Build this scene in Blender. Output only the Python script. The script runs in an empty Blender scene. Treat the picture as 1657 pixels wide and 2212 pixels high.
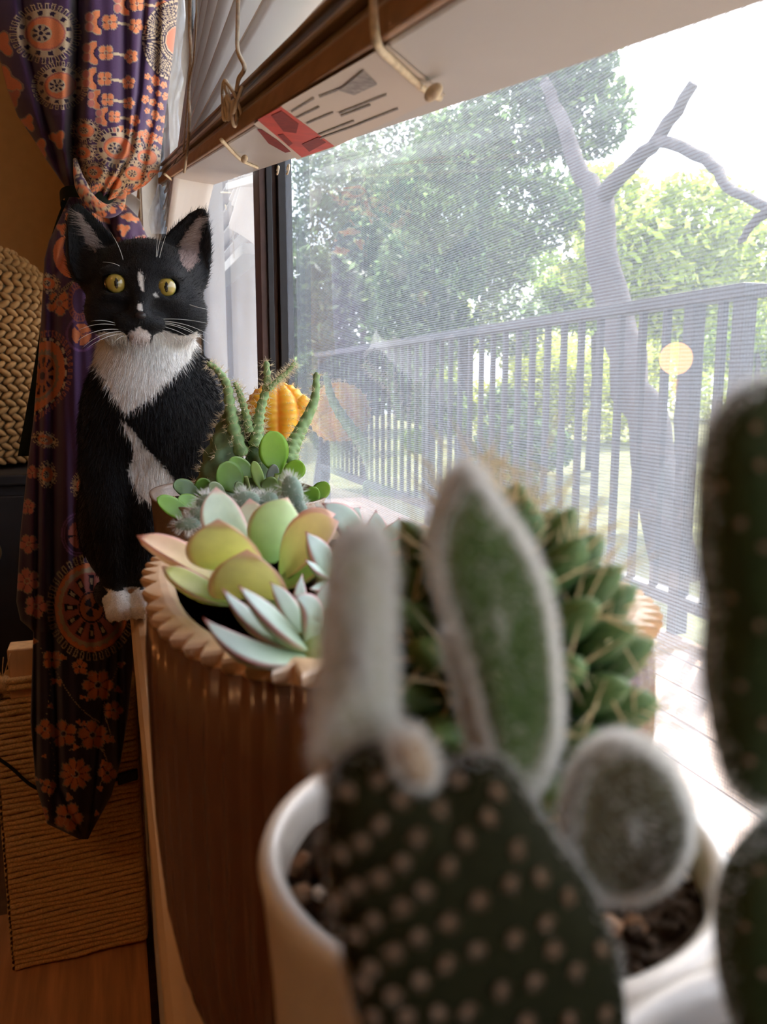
import bpy, math, random
import numpy as np
from mathutils import Vector, Matrix, Quaternion

rng = np.random.default_rng(7)
random.seed(7)
SC = bpy.context.scene
COL = SC.collection
ZC = 0.80            # camera height above the room floor; sill top is at 0.60

# ------------------------------------------------------------------ camera
FPX, W_IMG, H_IMG = 1725.0, 1657.0, 2212.0
YAW, PITCH = math.radians(18.7), math.radians(8.9)
CF = np.array([math.sin(YAW) * math.cos(PITCH), math.cos(YAW) * math.cos(PITCH), -math.sin(PITCH)])
CR = np.array([math.cos(YAW), -math.sin(YAW), 0.0])
CU = np.cross(CR, CF)
CAMP = np.array([0.0, 0.0, ZC])
cam_d = bpy.data.cameras.new('camera')
cam = bpy.data.objects.new('camera', cam_d)
COL.objects.link(cam)
cam_d.sensor_fit = 'HORIZONTAL'
cam_d.sensor_width = 36.0
cam_d.lens = FPX / W_IMG * 36.0
cam_d.clip_start = 0.005
cam_d.clip_end = 200
cam.matrix_world = Matrix(((CR[0], CU[0], -CF[0], CAMP[0]), (CR[1], CU[1], -CF[1], CAMP[1]),
                           (CR[2], CU[2], -CF[2], CAMP[2]), (0, 0, 0, 1)))
cam_d.dof.use_dof = True
cam_d.dof.focus_distance = 0.60
cam_d.dof.aperture_fstop = cam_d.lens / 1.5
SC.camera = cam

# ------------------------------------------------------------------ world, sun, exposure
SC.view_settings.view_transform = 'Standard'
SC.view_settings.look = 'None'
SC.view_settings.gamma = 1.0
SC.view_settings.use_curve_mapping = False
SC.view_settings.exposure = 0.75
SUN_DIR = Vector((0.72, 0.62, 1.05)).normalized()     # towards the sun
wld = bpy.data.worlds.new('sky')
SC.world = wld
wld.use_nodes = True
wn, wl = wld.node_tree.nodes, wld.node_tree.links
wn.clear()
w_out = wn.new('ShaderNodeOutputWorld')
w_bg = wn.new('ShaderNodeBackground')
w_sky = wn.new('ShaderNodeTexSky')
w_sky.sky_type = 'NISHITA'
w_sky.sun_disc = False
w_sky.sun_elevation = math.asin(SUN_DIR.z)
w_sky.sun_rotation = math.atan2(SUN_DIR.x, SUN_DIR.y)
w_sky.air_density = 1.0
w_sky.dust_density = 4.0
w_mix = wn.new('ShaderNodeMixRGB')
w_mix.inputs[0].default_value = 0.55
w_mix.inputs[2].default_value = (8.3, 9.2, 10.6, 1)      # thin bright overcast over the blue
wl.new(w_sky.outputs[0], w_mix.inputs[1])
wl.new(w_mix.outputs[0], w_bg.inputs[0])
w_bg.inputs[1].default_value = 0.48
wl.new(w_bg.outputs[0], w_out.inputs[0])
sun_d = bpy.data.lights.new('sun', 'SUN')
sun_d.energy = 12.0
sun_d.angle = math.radians(0.6)
sun_d.color = (1.0, 0.97, 0.90)
sun = bpy.data.objects.new('sun', sun_d)
COL.objects.link(sun)
sun.rotation_euler = SUN_DIR.to_track_quat('Z', 'Y').to_euler()
cy = SC.cycles
cy.use_denoising = True
cy.max_bounces = 6
cy.diffuse_bounces = 4
cy.glossy_bounces = 3
cy.transmission_bounces = 4
cy.transparent_max_bounces = 12
cy.use_adaptive_sampling = True
cy.adaptive_threshold = 0.07
cy.adaptive_min_samples = 16
cy.caustics_reflective = False
cy.caustics_refractive = False
cy.sample_clamp_indirect = 6.0

# ------------------------------------------------------------------ pixel <-> place helpers
def ray(px, py):
    px = np.asarray(px, float); py = np.asarray(py, float)
    return CF + CR * ((px - 828.5) / FPX)[..., None] - CU * ((py - 1106.0) / FPX)[..., None]

def at(px, py, X=None, Y=None, Z=None, D=None):
    d = ray(px, py)
    if X is not None: t = X / d[..., 0]
    elif Y is not None: t = Y / d[..., 1]
    elif Z is not None: t = (Z - ZC) / d[..., 2]
    else: t = D
    t = np.asarray(t, float)
    return CAMP + d * t[..., None]

def proj(P):
    P = np.asarray(P, float) - CAMP
    w = P @ CF
    return 828.5 + FPX * (P @ CR) / w, 1106.0 - FPX * (P @ CU) / w

# ------------------------------------------------------------------ object helpers
def tag(o, label=None, cat=None, group=None, kind=None):
    if label: o['label'] = label
    if cat: o['category'] = cat
    if group: o['group'] = group
    if kind: o['kind'] = kind
    return o

def thing(name, loc, label=None, cat=None, group=None, kind=None):
    o = bpy.data.objects.new(name, None)
    o.empty_display_size = 0.02
    COL.objects.link(o)
    o.location = tuple(float(v) for v in loc)
    return tag(o, label, cat, group, kind)

def world_loc(o):
    v = Vector(o.location)
    while o.parent is not None:
        o = o.parent
        v = v + Vector(o.location)
    return v

def make_mesh(name, V, Fc, cols=None, smooth=True):
    me = bpy.data.meshes.new(name)
    V = np.asarray(V, np.float32).reshape(-1, 3)
    if isinstance(Fc, np.ndarray):
        n, k = Fc.shape
        me.vertices.add(len(V)); me.vertices.foreach_set('co', V.ravel())
        me.loops.add(n * k); me.loops.foreach_set('vertex_index', Fc.astype(np.int32).ravel())
        me.polygons.add(n)
        me.polygons.foreach_set('loop_start', np.arange(0, n * k, k, dtype=np.int32))
        me.update(calc_edges=True)
    else:
        me.from_pydata(V.tolist(), [], [list(f) for f in Fc])
        me.update()
    me.validate()
    if smooth:
        me.polygons.foreach_set('use_smooth', np.ones(len(me.polygons), bool))
    if cols is not None:
        at_ = me.color_attributes.new('Col', 'FLOAT_COLOR', 'POINT')
        c = np.ones((len(V), 4), np.float32)
        c[:, :3] = np.asarray(cols, np.float32)
        at_.data.foreach_set('color', c.ravel())
    return me

def obj(name, V, Fc, mat, parent=None, cols=None, smooth=True, label=None):
    """one mesh object; V in world coordinates; its parent chain only translates"""
    me = make_mesh(name, V, Fc, cols, smooth)
    o = bpy.data.objects.new(name, me)
    COL.objects.link(o)
    me.materials.append(mat)
    if parent is not None:
        o.parent = parent
        o.location = tuple(-world_loc(parent))
    if label: o['label'] = label
    return o

def put(name, me, mat_world, parent):
    """shared mesh data placed at a world matrix under a translating parent"""
    o = bpy.data.objects.new(name, me)
    COL.objects.link(o)
    o.parent = parent
    o.matrix_basis = Matrix.Translation(-world_loc(parent)) @ mat_world
    return o

def bevel(o, w=0.002, seg=2):
    m = o.modifiers.new('bevel', 'BEVEL')
    m.width = w; m.segments = seg; m.limit_method = 'ANGLE'
    return o

class MB:
    def __init__(s): s.V = []; s.F = []; s.C = []; s.n = 0
    def add(s, V, Fc, col=None):
        V = np.asarray(V, float).reshape(-1, 3)
        s.V.append(V)
        for f in Fc: s.F.append([int(i) + s.n for i in f])
        if col is not None:
            c = np.asarray(col, float)
            s.C.append(np.broadcast_to(c, (len(V), 3)) if c.ndim == 1 else c)
        s.n += len(V)
        return s
    def box(s, x0, x1, y0, y1, z0, z1, col=None):
        V = [(x, y, z) for x in (x0, x1) for y in (y0, y1) for z in (z0, z1)]
        Fc = [(0, 1, 3, 2), (4, 6, 7, 5), (0, 4, 5, 1), (2, 3, 7, 6), (0, 2, 6, 4), (1, 5, 7, 3)]
        return s.add(V, Fc, col)
    def obox(s, c, ax, ay, az, col=None):
        c = np.asarray(c, float)
        V = [c + ax * i + ay * j + az * k for i in (-1, 1) for j in (-1, 1) for k in (-1, 1)]
        Fc = [(0, 1, 3, 2), (4, 6, 7, 5), (0, 4, 5, 1), (2, 3, 7, 6), (0, 2, 6, 4), (1, 5, 7, 3)]
        return s.add(V, Fc, col)
    def tube(s, P, R, n=8, cap=True, col=None):
        V, Fc = tube(P, R, n, cap)
        return s.add(V, Fc, col)
    def build(s, name, mat, parent=None, smooth=True, label=None):
        V = np.concatenate(s.V)
        cols = np.concatenate(s.C) if s.C and sum(len(c) for c in s.C) == len(V) else None
        return obj(name, V, s.F, mat, parent, cols, smooth, label)

def unit(v):
    v = np.asarray(v, float)
    return v / (np.linalg.norm(v, axis=-1, keepdims=True) + 1e-12)

def tube(P, R, n=8, cap=True):
    P = np.asarray(P, float); m = len(P)
    R = np.broadcast_to(np.asarray(R, float), (m,))
    T = np.gradient(P, axis=0); T = unit(T)
    ref = np.array([0, 0, 1.0]) if abs(T[0][2]) < 0.9 else np.array([1.0, 0, 0])
    N = unit(np.cross(T[0], ref)); V = []
    for i in range(m):
        N = unit(N - T[i] * np.dot(N, T[i])); B = np.cross(T[i], N)
        a = np.linspace(0, 2 * np.pi, n, endpoint=False)
        V.append(P[i] + R[i] * (np.cos(a)[:, None] * N + np.sin(a)[:, None] * B))
    V = np.concatenate(V)
    Fc = [(i * n + j, i * n + (j + 1) % n, (i + 1) * n + (j + 1) % n, (i + 1) * n + j) for i in range(m - 1) for j in range(n)]
    if cap:
        Fc.append(tuple(range(n))[::-1]); Fc.append(tuple((m - 1) * n + j for j in range(n)))
    return V, Fc

def bez(p0, p1, p2, n=12):
    t = np.linspace(0, 1, n)[:, None]
    return (1 - t) ** 2 * np.asarray(p0, float) + 2 * t * (1 - t) * np.asarray(p1, float) + t * t * np.asarray(p2, float)

def spline(pts, n=40):
    """Catmull-Rom through the points"""
    P = np.asarray(pts, float)
    Q = np.vstack([2 * P[0] - P[1], P, 2 * P[-1] - P[-2]])
    m = len(P) - 1; out = []
    for u in np.linspace(0, m - 1e-9, n):
        i = int(u); t = u - i
        a, b, c, d = Q[i], Q[i + 1], Q[i + 2], Q[i + 3]
        out.append(0.5 * (2 * b + (c - a) * t + (2 * a - 5 * b + 4 * c - d) * t * t + (3 * b - a - 3 * c + d) * t ** 3))
    return np.array(out)

def grid_faces(nu, nv, wrap=False):
    i, j = np.meshgrid(np.arange(nu - 1), np.arange(nv if wrap else nv - 1), indexing='ij')
    a = i * nv + j; b = i * nv + (j + 1) % nv; c = (i + 1) * nv + (j + 1) % nv; d = (i + 1) * nv + j
    return np.stack([a, b, c, d], -1).reshape(-1, 4)

def ellipsoid(c, r, nu=10, nv=16, ax=None):
    th = np.linspace(0.02, np.pi - 0.02, nu); ph = np.linspace(0, 2 * np.pi, nv, endpoint=False)
    T, Ph = np.meshgrid(th, ph, indexing='ij')
    L = np.stack([np.sin(T) * np.cos(Ph), np.sin(T) * np.sin(Ph), np.cos(T)], -1).reshape(-1, 3) * np.asarray(r, float)
    if ax is not None: L = L @ np.asarray(ax, float)
    Fc = [tuple(f) for f in grid_faces(nu, nv, True)]
    Fc.append(tuple(range(nv))[::-1]); Fc.append(tuple((nu - 1) * nv + k for k in range(nv)))
    return L + np.asarray(c, float), Fc

def inpoly(px, py, poly):
    x = np.asarray(px); y = np.asarray(py); ins = np.zeros(x.shape, bool)
    n = len(poly); j = n - 1
    for i in range(n):
        xi, yi = poly[i]; xj, yj = poly[j]
        c = ((yi > y) != (yj > y)) & (x < (xj - xi) * (y - yi) / (yj - yi + 1e-9) + xi)
        ins ^= c; j = i
    return ins

def strands(name, P, D, L, w, cols, mat, parent, droop=0.0):
    """hair: each strand is a tapered two-segment blade (3 triangles)"""
    n = len(P); D = unit(D)
    side = unit(np.cross(D, rng.normal(size=(n, 3))))
    L = np.broadcast_to(np.asarray(L, float), (n,))[:, None]
    w = np.broadcast_to(np.asarray(w, float), (n,))[:, None]
    dn = np.array([0, 0, -1.0]) * droop
    m = P + D * L * 0.55 + dn * L * 0.2
    t = P + D * L + dn * L * 0.75
    V = np.stack([P - side * w, P + side * w, m + side * w * 0.7, m - side * w * 0.7, t], 1).reshape(-1, 3)
    b = np.arange(n)[:, None] * 5
    Fc = np.concatenate([b + [0, 1, 2], b + [0, 2, 3], b + [3, 2, 4]])
    C = None if cols is None else np.repeat(cols, 5, axis=0)
    o = obj(name, V, Fc, mat, parent, C, smooth=True)
    o['kind'] = 'stuff'
    return o

# ------------------------------------------------------------------ materials (all procedural)
def pbr(name, color=(.5, .5, .5), rough=.5, spec=.5, attr=False, noise=0.0, nscale=60.0, bump=0.0, bscale=200.0,
        transl=0.0, tcol=None, coat=0.0, metal=0.0, sheen=0.0, sss=0.0, stretch=None, emis=None):
    m = bpy.data.materials.new(name); m.use_nodes = True
    N, L = m.node_tree.nodes, m.node_tree.links
    N.clear()
    out = N.new('ShaderNodeOutputMaterial'); B = N.new('ShaderNodeBsdfPrincipled')
    B.inputs['Roughness'].default_value = rough
    B.inputs['Specular IOR Level'].default_value = spec
    B.inputs['Metallic'].default_value = metal
    B.inputs['Coat Weight'].default_value = coat
    B.inputs['Coat Roughness'].default_value = 0.08
    B.inputs['Sheen Weight'].default_value = sheen
    if sss:
        B.inputs['Subsurface Weight'].default_value = sss
        B.inputs['Subsurface Scale'].default_value = 0.012; B.inputs['Subsurface Radius'].default_value = (1.0, .6, .25)
    tc = N.new('ShaderNodeTexCoord')
    src = tc.outputs['Object']
    if stretch:
        mp = N.new('ShaderNodeMapping'); mp.inputs['Scale'].default_value = stretch
        L.new(src, mp.inputs[0]); src = mp.outputs[0]
    if attr:
        a = N.new('ShaderNodeAttribute'); a.attribute_name = 'Col'; csock = a.outputs['Color']
    else:
        a = N.new('ShaderNodeRGB'); a.outputs[0].default_value = (*color, 1); csock = a.outputs[0]
    if noise:
        nt = N.new('ShaderNodeTexNoise'); nt.inputs['Scale'].default_value = nscale; nt.inputs['Detail'].default_value = 5
        L.new(src, nt.inputs['Vector'])
        mr = N.new('ShaderNodeMapRange')
        mr.inputs[1].default_value = .25; mr.inputs[2].default_value = .75
        mr.inputs[3].default_value = 1 - noise; mr.inputs[4].default_value = 1 + noise
        L.new(nt.outputs[0], mr.inputs[0])
        mx = N.new('ShaderNodeVectorMath'); mx.operation = 'SCALE'
        L.new(csock, mx.inputs[0]); L.new(mr.outputs[0], mx.inputs['Scale']); csock = mx.outputs[0]
    L.new(csock, B.inputs['Base Color'])
    if bump:
        bn = N.new('ShaderNodeTexNoise'); bn.inputs['Scale'].default_value = bscale; bn.inputs['Detail'].default_value = 4
        L.new(src, bn.inputs['Vector'])
        bp = N.new('ShaderNodeBump'); bp.inputs['Strength'].default_value = bump; bp.inputs['Distance'].default_value = 0.002
        L.new(bn.outputs[0], bp.inputs['Height']); L.new(bp.outputs[0], B.inputs['Normal'])
    if emis:
        B.inputs['Emission Color'].default_value = (*emis[:3], 1); B.inputs['Emission Strength'].default_value = emis[3]
    last = B.outputs[0]
    if transl:
        T = N.new('ShaderNodeBsdfTranslucent')
        if tcol: T.inputs[0].default_value = (*tcol, 1)
        else: L.new(csock, T.inputs[0])
        ms = N.new('ShaderNodeMixShader'); ms.inputs[0].default_value = transl
        L.new(last, ms.inputs[1]); L.new(T.outputs[0], ms.inputs[2]); last = ms.outputs[0]
    L.new(last, out.inputs[0])
    return m

def glass_mat(name, dust=0.06, dcol=(.76, .85, 1.0), gain=1.6, streak=True, rough=0.0):
    m = bpy.data.materials.new(name); m.use_nodes = True
    N, L = m.node_tree.nodes, m.node_tree.links; N.clear()
    out = N.new('ShaderNodeOutputMaterial')
    tr = N.new('ShaderNodeBsdfTransparent'); tr.inputs[0].default_value = (.97, .98, .98, 1)
    gl = N.new('ShaderNodeBsdfGlossy'); gl.inputs['Roughness'].default_value = rough
    lw = N.new('ShaderNodeLayerWeight'); lw.inputs[0].default_value = .5
    pw_ = N.new('ShaderNodeMath'); pw_.operation = 'POWER'; pw_.inputs[1].default_value = 5.0
    L.new(lw.outputs['Facing'], pw_.inputs[0])
    ml = N.new('ShaderNodeMath'); ml.operation = 'MULTIPLY_ADD'; ml.use_clamp = True      # Schlick reflectance, same from both sides
    ml.inputs[1].default_value = .96 * gain; ml.inputs[2].default_value = .04 * gain
    L.new(pw_.outputs[0], ml.inputs[0])
    m1 = N.new('ShaderNodeMixShader'); L.new(ml.outputs[0], m1.inputs[0]); L.new(tr.outputs[0], m1.inputs[1]); L.new(gl.outputs[0], m1.inputs[2])
    df = N.new('ShaderNodeBsdfDiffuse'); df.inputs[0].default_value = (*dcol, 1)
    tl = N.new('ShaderNodeBsdfTranslucent'); tl.inputs[0].default_value = (*dcol, 1)
    m2 = N.new('ShaderNodeMixShader'); m2.inputs[0].default_value = .75
    L.new(df.outputs[0], m2.inputs[1]); L.new(tl.outputs[0], m2.inputs[2])
    tc = N.new('ShaderNodeTexCoord'); mp = N.new('ShaderNodeMapping')
    mp.inputs['Scale'].default_value = (40, 40, 12) if streak else (14, 14, 14)
    L.new(tc.outputs['Object'], mp.inputs[0])
    nz = N.new('ShaderNodeTexNoise'); nz.inputs['Scale'].default_value = 1.0; nz.inputs['Detail'].default_value = 6
    L.new(mp.outputs[0], nz.inputs['Vector'])
    mr = N.new('ShaderNodeMapRange'); mr.inputs[1].default_value = .3; mr.inputs[2].default_value = .75
    mr.inputs[3].default_value = dust * .8; mr.inputs[4].default_value = dust * 1.25
    L.new(nz.outputs[0], mr.inputs[0])
    m3 = N.new('ShaderNodeMixShader'); L.new(mr.outputs[0], m3.inputs[0]); L.new(m1.outputs[0], m3.inputs[1]); L.new(m2.outputs[0], m3.inputs[2])
    L.new(m3.outputs[0], out.inputs[0])
    return m

def screen_mat(name, pitch=0.00125, wire=0.20, col=(.29, .32, .37)):
    """insect screen: fine woven wires, the holes are clear"""
    m = bpy.data.materials.new(name); m.use_nodes = True
    N, L = m.node_tree.nodes, m.node_tree.links; N.clear()
    out = N.new('ShaderNodeOutputMaterial')
    tc = N.new('ShaderNodeTexCoord'); sx = N.new('ShaderNodeSeparateXYZ'); L.new(tc.outputs['Object'], sx.inputs[0])
    def line(s):
        d = N.new('ShaderNodeMath'); d.operation = 'DIVIDE'; d.inputs[1].default_value = pitch; L.new(s, d.inputs[0])
        f = N.new('ShaderNodeMath'); f.operation = 'FRACT'; L.new(d.outputs[0], f.inputs[0])
        g = N.new('ShaderNodeMath'); g.operation = 'LESS_THAN'; g.inputs[1].default_value = wire; L.new(f.outputs[0], g.inputs[0])
        return g.outputs[0]
    mx = N.new('ShaderNodeMath'); mx.operation = 'MAXIMUM'
    L.new(line(sx.outputs[1]), mx.inputs[0]); L.new(line(sx.outputs[2]), mx.inputs[1])
    tr = N.new('ShaderNodeBsdfTransparent')
    df = N.new('ShaderNodeBsdfDiffuse'); df.inputs[0].default_value = (*col, 1)
    tl = N.new('ShaderNodeBsdfTranslucent'); tl.inputs[0].default_value = (*col, 1)
    m2 = N.new('ShaderNodeMixShader'); m2.inputs[0].default_value = .6
    L.new(df.outputs[0], m2.inputs[1]); L.new(tl.outputs[0], m2.inputs[2])
    m3 = N.new('ShaderNodeMixShader'); L.new(mx.outputs[0], m3.inputs[0]); L.new(tr.outputs[0], m3.inputs[1]); L.new(m2.outputs[0], m3.inputs[2])
    L.new(m3.outputs[0], out.inputs[0])
    return m
# ================================================================== materials used by the setting
M_wall = pbr('warm_wall_paint', (.46, .23, .07), .85, .2, noise=.06, nscale=30, bump=.15, bscale=300)
M_white = pbr('white_trim_paint', (.78, .74, .68), .45, .4, noise=.04, nscale=20)
M_sill = pbr('cream_sill_paint', (.74, .50, .30), .5, .35, noise=.05, nscale=25)
M_plaster = pbr('pale_plaster', (.72, .66, .60), .9, .2, noise=.06, nscale=40, bump=.2, bscale=250)
M_stucco = pbr('grey_stucco', (.62, .60, .58), .95, .1, noise=.1, nscale=40, bump=.5, bscale=180)
M_floor = pbr('brown_floor', (.16, .08, .04), .5, .4, noise=.2, nscale=8, stretch=(1, 8, 1))
M_bronze = pbr('dark_bronze_aluminium', (.022, .017, .016), .35, .5, metal=.3, noise=.2, nscale=90)
M_bronze2 = pbr('brown_weather_strip', (.10, .055, .045), .55, .4, noise=.2, nscale=90)
M_glass = glass_mat('dusty_window_glass', dust=.10)
M_glass_far = glass_mat('dusty_sash_glass', dust=.14, streak=False)
M_screen = screen_mat('insect_screen')
WX = 0.160           # plane of the near pane
ROOM_Y0, ROOM_Y1, ROOM_X0, CEIL = -2.2, 3.2, -3.0, 2.45
WIN_Y0, WIN_Y1, WIN_Z0, WIN_Z1 = -0.9, 1.33, 0.585, 2.05
W2_Y0, W2_Y1, W2_Z0, W2_Z1 = 1.46, 2.30, .90, 2.05

# ------------------------------------------------------------------ room shell
def struct(name, m, mat, parent=None, smooth=False):
    o = m.build(name, mat, parent, smooth=smooth)
    if parent is None: o['kind'] = 'structure'
    return o
struct('floor', MB().box(ROOM_X0, .2, ROOM_Y0, ROOM_Y1, -.05, 0), M_floor)
struct('ceiling', MB().box(ROOM_X0, .2, ROOM_Y0, ROOM_Y1, CEIL, CEIL + .05), M_plaster)
struct('wall_left', MB().box(ROOM_X0 - .1, ROOM_X0, ROOM_Y0, ROOM_Y1, 0, CEIL), M_wall)
struct('wall_back', MB().box(ROOM_X0, .2, ROOM_Y1, ROOM_Y1 + .1, 0, CEIL), M_wall)
struct('wall_front', MB().box(ROOM_X0, .2, ROOM_Y0 - .1, ROOM_Y0, 0, CEIL), M_wall)
# window wall: below, above, and the piers beside the two windows
m = MB()
m.box(.02, .20, ROOM_Y0, WIN_Y1, 0, WIN_Z0 - .012)
m.box(.02, .20, ROOM_Y0, WIN_Y0, WIN_Z0 - .012, CEIL)
m.box(.02, .20, WIN_Y0, WIN_Y1, WIN_Z1, CEIL)
m.box(.105, .20, WIN_Y1, W2_Y0, 0, CEIL)
m.box(.105, .20, W2_Y0, W2_Y1, 0, W2_Z0)
m.box(.105, .20, W2_Y0, W2_Y1, W2_Z1, CEIL)
m.box(.105, .20, W2_Y1, ROOM_Y1, 0, CEIL)
struct('wall_right', m, M_plaster)

# windowsill with a rounded nose
prof = [(WX + .03, .572), (WX + .03, .600), (.020, .600)]
prof += [(.020 - .013 * math.sin(a), .587 + .013 * math.cos(a)) for a in np.linspace(0.2, math.pi, 9)]
V = [(x, y, z) for y in (WIN_Y0, WIN_Y1 - .001) for x, z in prof]
n = len(prof)
Fc = [(i, (i + 1) % n, n + (i + 1) % n, n + i) for i in range(n)] + [tuple(range(n))[::-1], tuple(range(n, 2 * n))]
o = obj('trim_1', V, Fc, M_sill, smooth=False)
tag(o, 'cream painted windowsill with rounded front edge under the pots', kind='structure')

# ------------------------------------------------------------------ window_1: frame, sliding sash, glass, screen
win = thing('window_1', (WX, .2, .6), 'dark bronze sliding window with dusty glass and insect screen', kind='structure')
MUL_Y = .755
bevel(MB().box(WX - .02, WX + .03, WIN_Y0, WIN_Y1, .600, .618).build('bottom_track', M_bronze, win, False), .001)
bevel(MB().box(WX - .02, WX + .03, WIN_Y0, WIN_Y1, WIN_Z1 - .02, WIN_Z1).build('top_track', M_bronze, win, False), .001)
bevel(MB().box(WX - .018, WX + .03, WIN_Y1 - .016, WIN_Y1, .618, WIN_Z1 - .02).build('side_jamb', M_bronze, win, False), .001)
bevel(MB().box(WX - .018, WX + .03, WIN_Y0, WIN_Y0 + .03, .618, WIN_Z1 - .02).build('side_jamb', M_bronze, win, False), .001)
# meeting stile: stepped profile of dark metal and brown weather strips
bevel(MB().box(WX - .0235, WX - .0175, MUL_Y, MUL_Y + .030, .619, WIN_Z1 - .021).build('stile', M_bronze2, win, False), .0006)
bevel(MB().box(WX - .0174, WX - .0120, MUL_Y - .003, MUL_Y + .030, .619, WIN_Z1 - .021).build('stile', M_bronze, win, False), .0006)
bevel(MB().box(WX - .0119, WX - .0070, MUL_Y + .004, MUL_Y + .030, .619, WIN_Z1 - .021).build('weather_strip', M_bronze2, win, False), .0006)
bevel(MB().box(WX - .0069, WX + .006, MUL_Y - .004, MUL_Y + .030, .619, WIN_Z1 - .021).build('stile', M_bronze, win, False), .0006)
obj('pane', [(WX, WIN_Y0, .616), (WX, MUL_Y, .616), (WX, MUL_Y, WIN_Z1 - .02), (WX, WIN_Y0, WIN_Z1 - .02)], [(0, 1, 2, 3)], M_glass, win)
obj('pane', [(WX - .016, MUL_Y + .03, .616), (WX - .016, WIN_Y1 - .016, .616), (WX - .016, WIN_Y1 - .016, WIN_Z1 - .02), (WX - .016, MUL_Y + .03, WIN_Z1 - .02)], [(0, 1, 2, 3)], M_glass_far, win)
obj('insect_screen', [(WX + .014, WIN_Y0, .616), (WX + .014, MUL_Y + .02, .616), (WX + .014, MUL_Y + .02, WIN_Z1 - .02), (WX + .014, WIN_Y0, WIN_Z1 - .02)], [(0, 1, 2, 3)], M_screen, win)

# ------------------------------------------------------------------ window_2 further along the wall (seen only mirrored in the glass)
win2 = thing('window_2', (.1, 2.3, 1.0), 'second window along the same wall behind a white blind', kind='structure')
m = MB(); m.box(.15, .18, W2_Y0, W2_Y1, W2_Z0, W2_Z0 + .03); m.box(.15, .18, W2_Y0, W2_Y1, W2_Z1 - .03, W2_Z1)
m.box(.15, .18, W2_Y0, W2_Y0 + .03, W2_Z0, W2_Z1); m.box(.15, .18, W2_Y1 - .03, W2_Y1, W2_Z0, W2_Z1)
m.build('window_frame', M_bronze, win2, False)
obj('pane', [(.165, W2_Y0, W2_Z0), (.165, W2_Y1, W2_Z0), (.165, W2_Y1, W2_Z1), (.165, W2_Y0, W2_Z1)], [(0, 1, 2, 3)], glass_mat('plain_glass', .02), win2)

# ------------------------------------------------------------------ outside: deck, yard, wall of the house, added sun-blocking eave
M_deck = pbr('weathered_deck_wood', (.33, .225, .17), .8, .2, noise=.25, nscale=14, bump=.2, bscale=60, stretch=(6, .6, 6))
deck = thing('deck', (.9, 2, .05), 'weathered brown deck boards outside the window', kind='structure')
pw = .14
pm = make_mesh('plank', MB().box(-pw / 2 + .004, pw / 2 - .004, -3.2, 3.2, -.03, 0).V[0], [(0, 1, 3, 2), (4, 6, 7, 5), (0, 4, 5, 1), (2, 3, 7, 6), (0, 2, 6, 4), (1, 5, 7, 3)], smooth=False)
pm.materials.append(M_deck)
for i in range(10):
    put('plank', pm, Matrix.Translation((.28 + pw * i, 2.0, .05 + .001 * (i % 2))), deck)
M_ground = pbr('leafy_ground', (.13, .13, .06), .95, .1, noise=.5, nscale=3, bump=.5, bscale=20)
struct('ground', MB().box(.2, 40, -20, 40, -.75, -.6), M_ground)
struct('wall_exterior', MB().box(.20, .450, 2.50, 2.75, -.6, 2.6), M_stucco)
struct('sun_block_eave', MB().box(.20, 1.35, ROOM_Y0 - 2, ROOM_Y1 + 2, 2.45, 2.55), M_white)  # unseen eave, added to keep direct sun off sill and plants
# ================================================================== outside: railing and trees
M_rail = pbr('grey_brown_railing_paint', (.05, .043, .045), .6, .3, noise=.15, nscale=30)
RX = 1.62
rail = thing('deck_railing', (RX, 3, .05), 'dark deck railing with square balusters beyond the screen', 'railing')
RY0, RY1, RZ = 1.76, 6.4, ZC + .27
bevel(MB().box(RX - .045, RX + .045, RY0 - .03, RY1, RZ - .035, RZ).build('top_rail', M_rail, rail, False), .004)
bevel(MB().box(RX - .025, RX + .025, RY0, RY1, .135, .175).build('bottom_rail', M_rail, rail, False), .004)
bal = make_mesh('baluster', MB().box(-.010, .010, -.010, .010, .175, RZ - .035).V[0], [(0, 1, 3, 2), (4, 6, 7, 5), (0, 4, 5, 1), (2, 3, 7, 6), (0, 2, 6, 4), (1, 5, 7, 3)], smooth=False)
bal.materials.append(M_rail)
k = 0
y = RY0 + .09
while y < RY1 - .05:
    put('baluster', bal, Matrix.Translation((RX, y, 0)), rail); y += .118
for py in (RY0 + .01, RY0 + .205, 4.0, 6.35):
    wd = .022
    bevel(MB().box(RX - wd, RX + wd, py - wd, py + wd, .05, RZ - .0352 if py != RY0 + .01 else RZ - .0352).build('post', M_rail, rail, False), .003)

M_leaf = pbr('tree_leaf', attr=True, rough=.5, spec=.3, transl=.5)
M_bark = pbr('grey_bark', (.09, .072, .068), .9, .1, noise=.35, nscale=12, bump=.8, bscale=40, stretch=(1, 1, .3))

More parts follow.
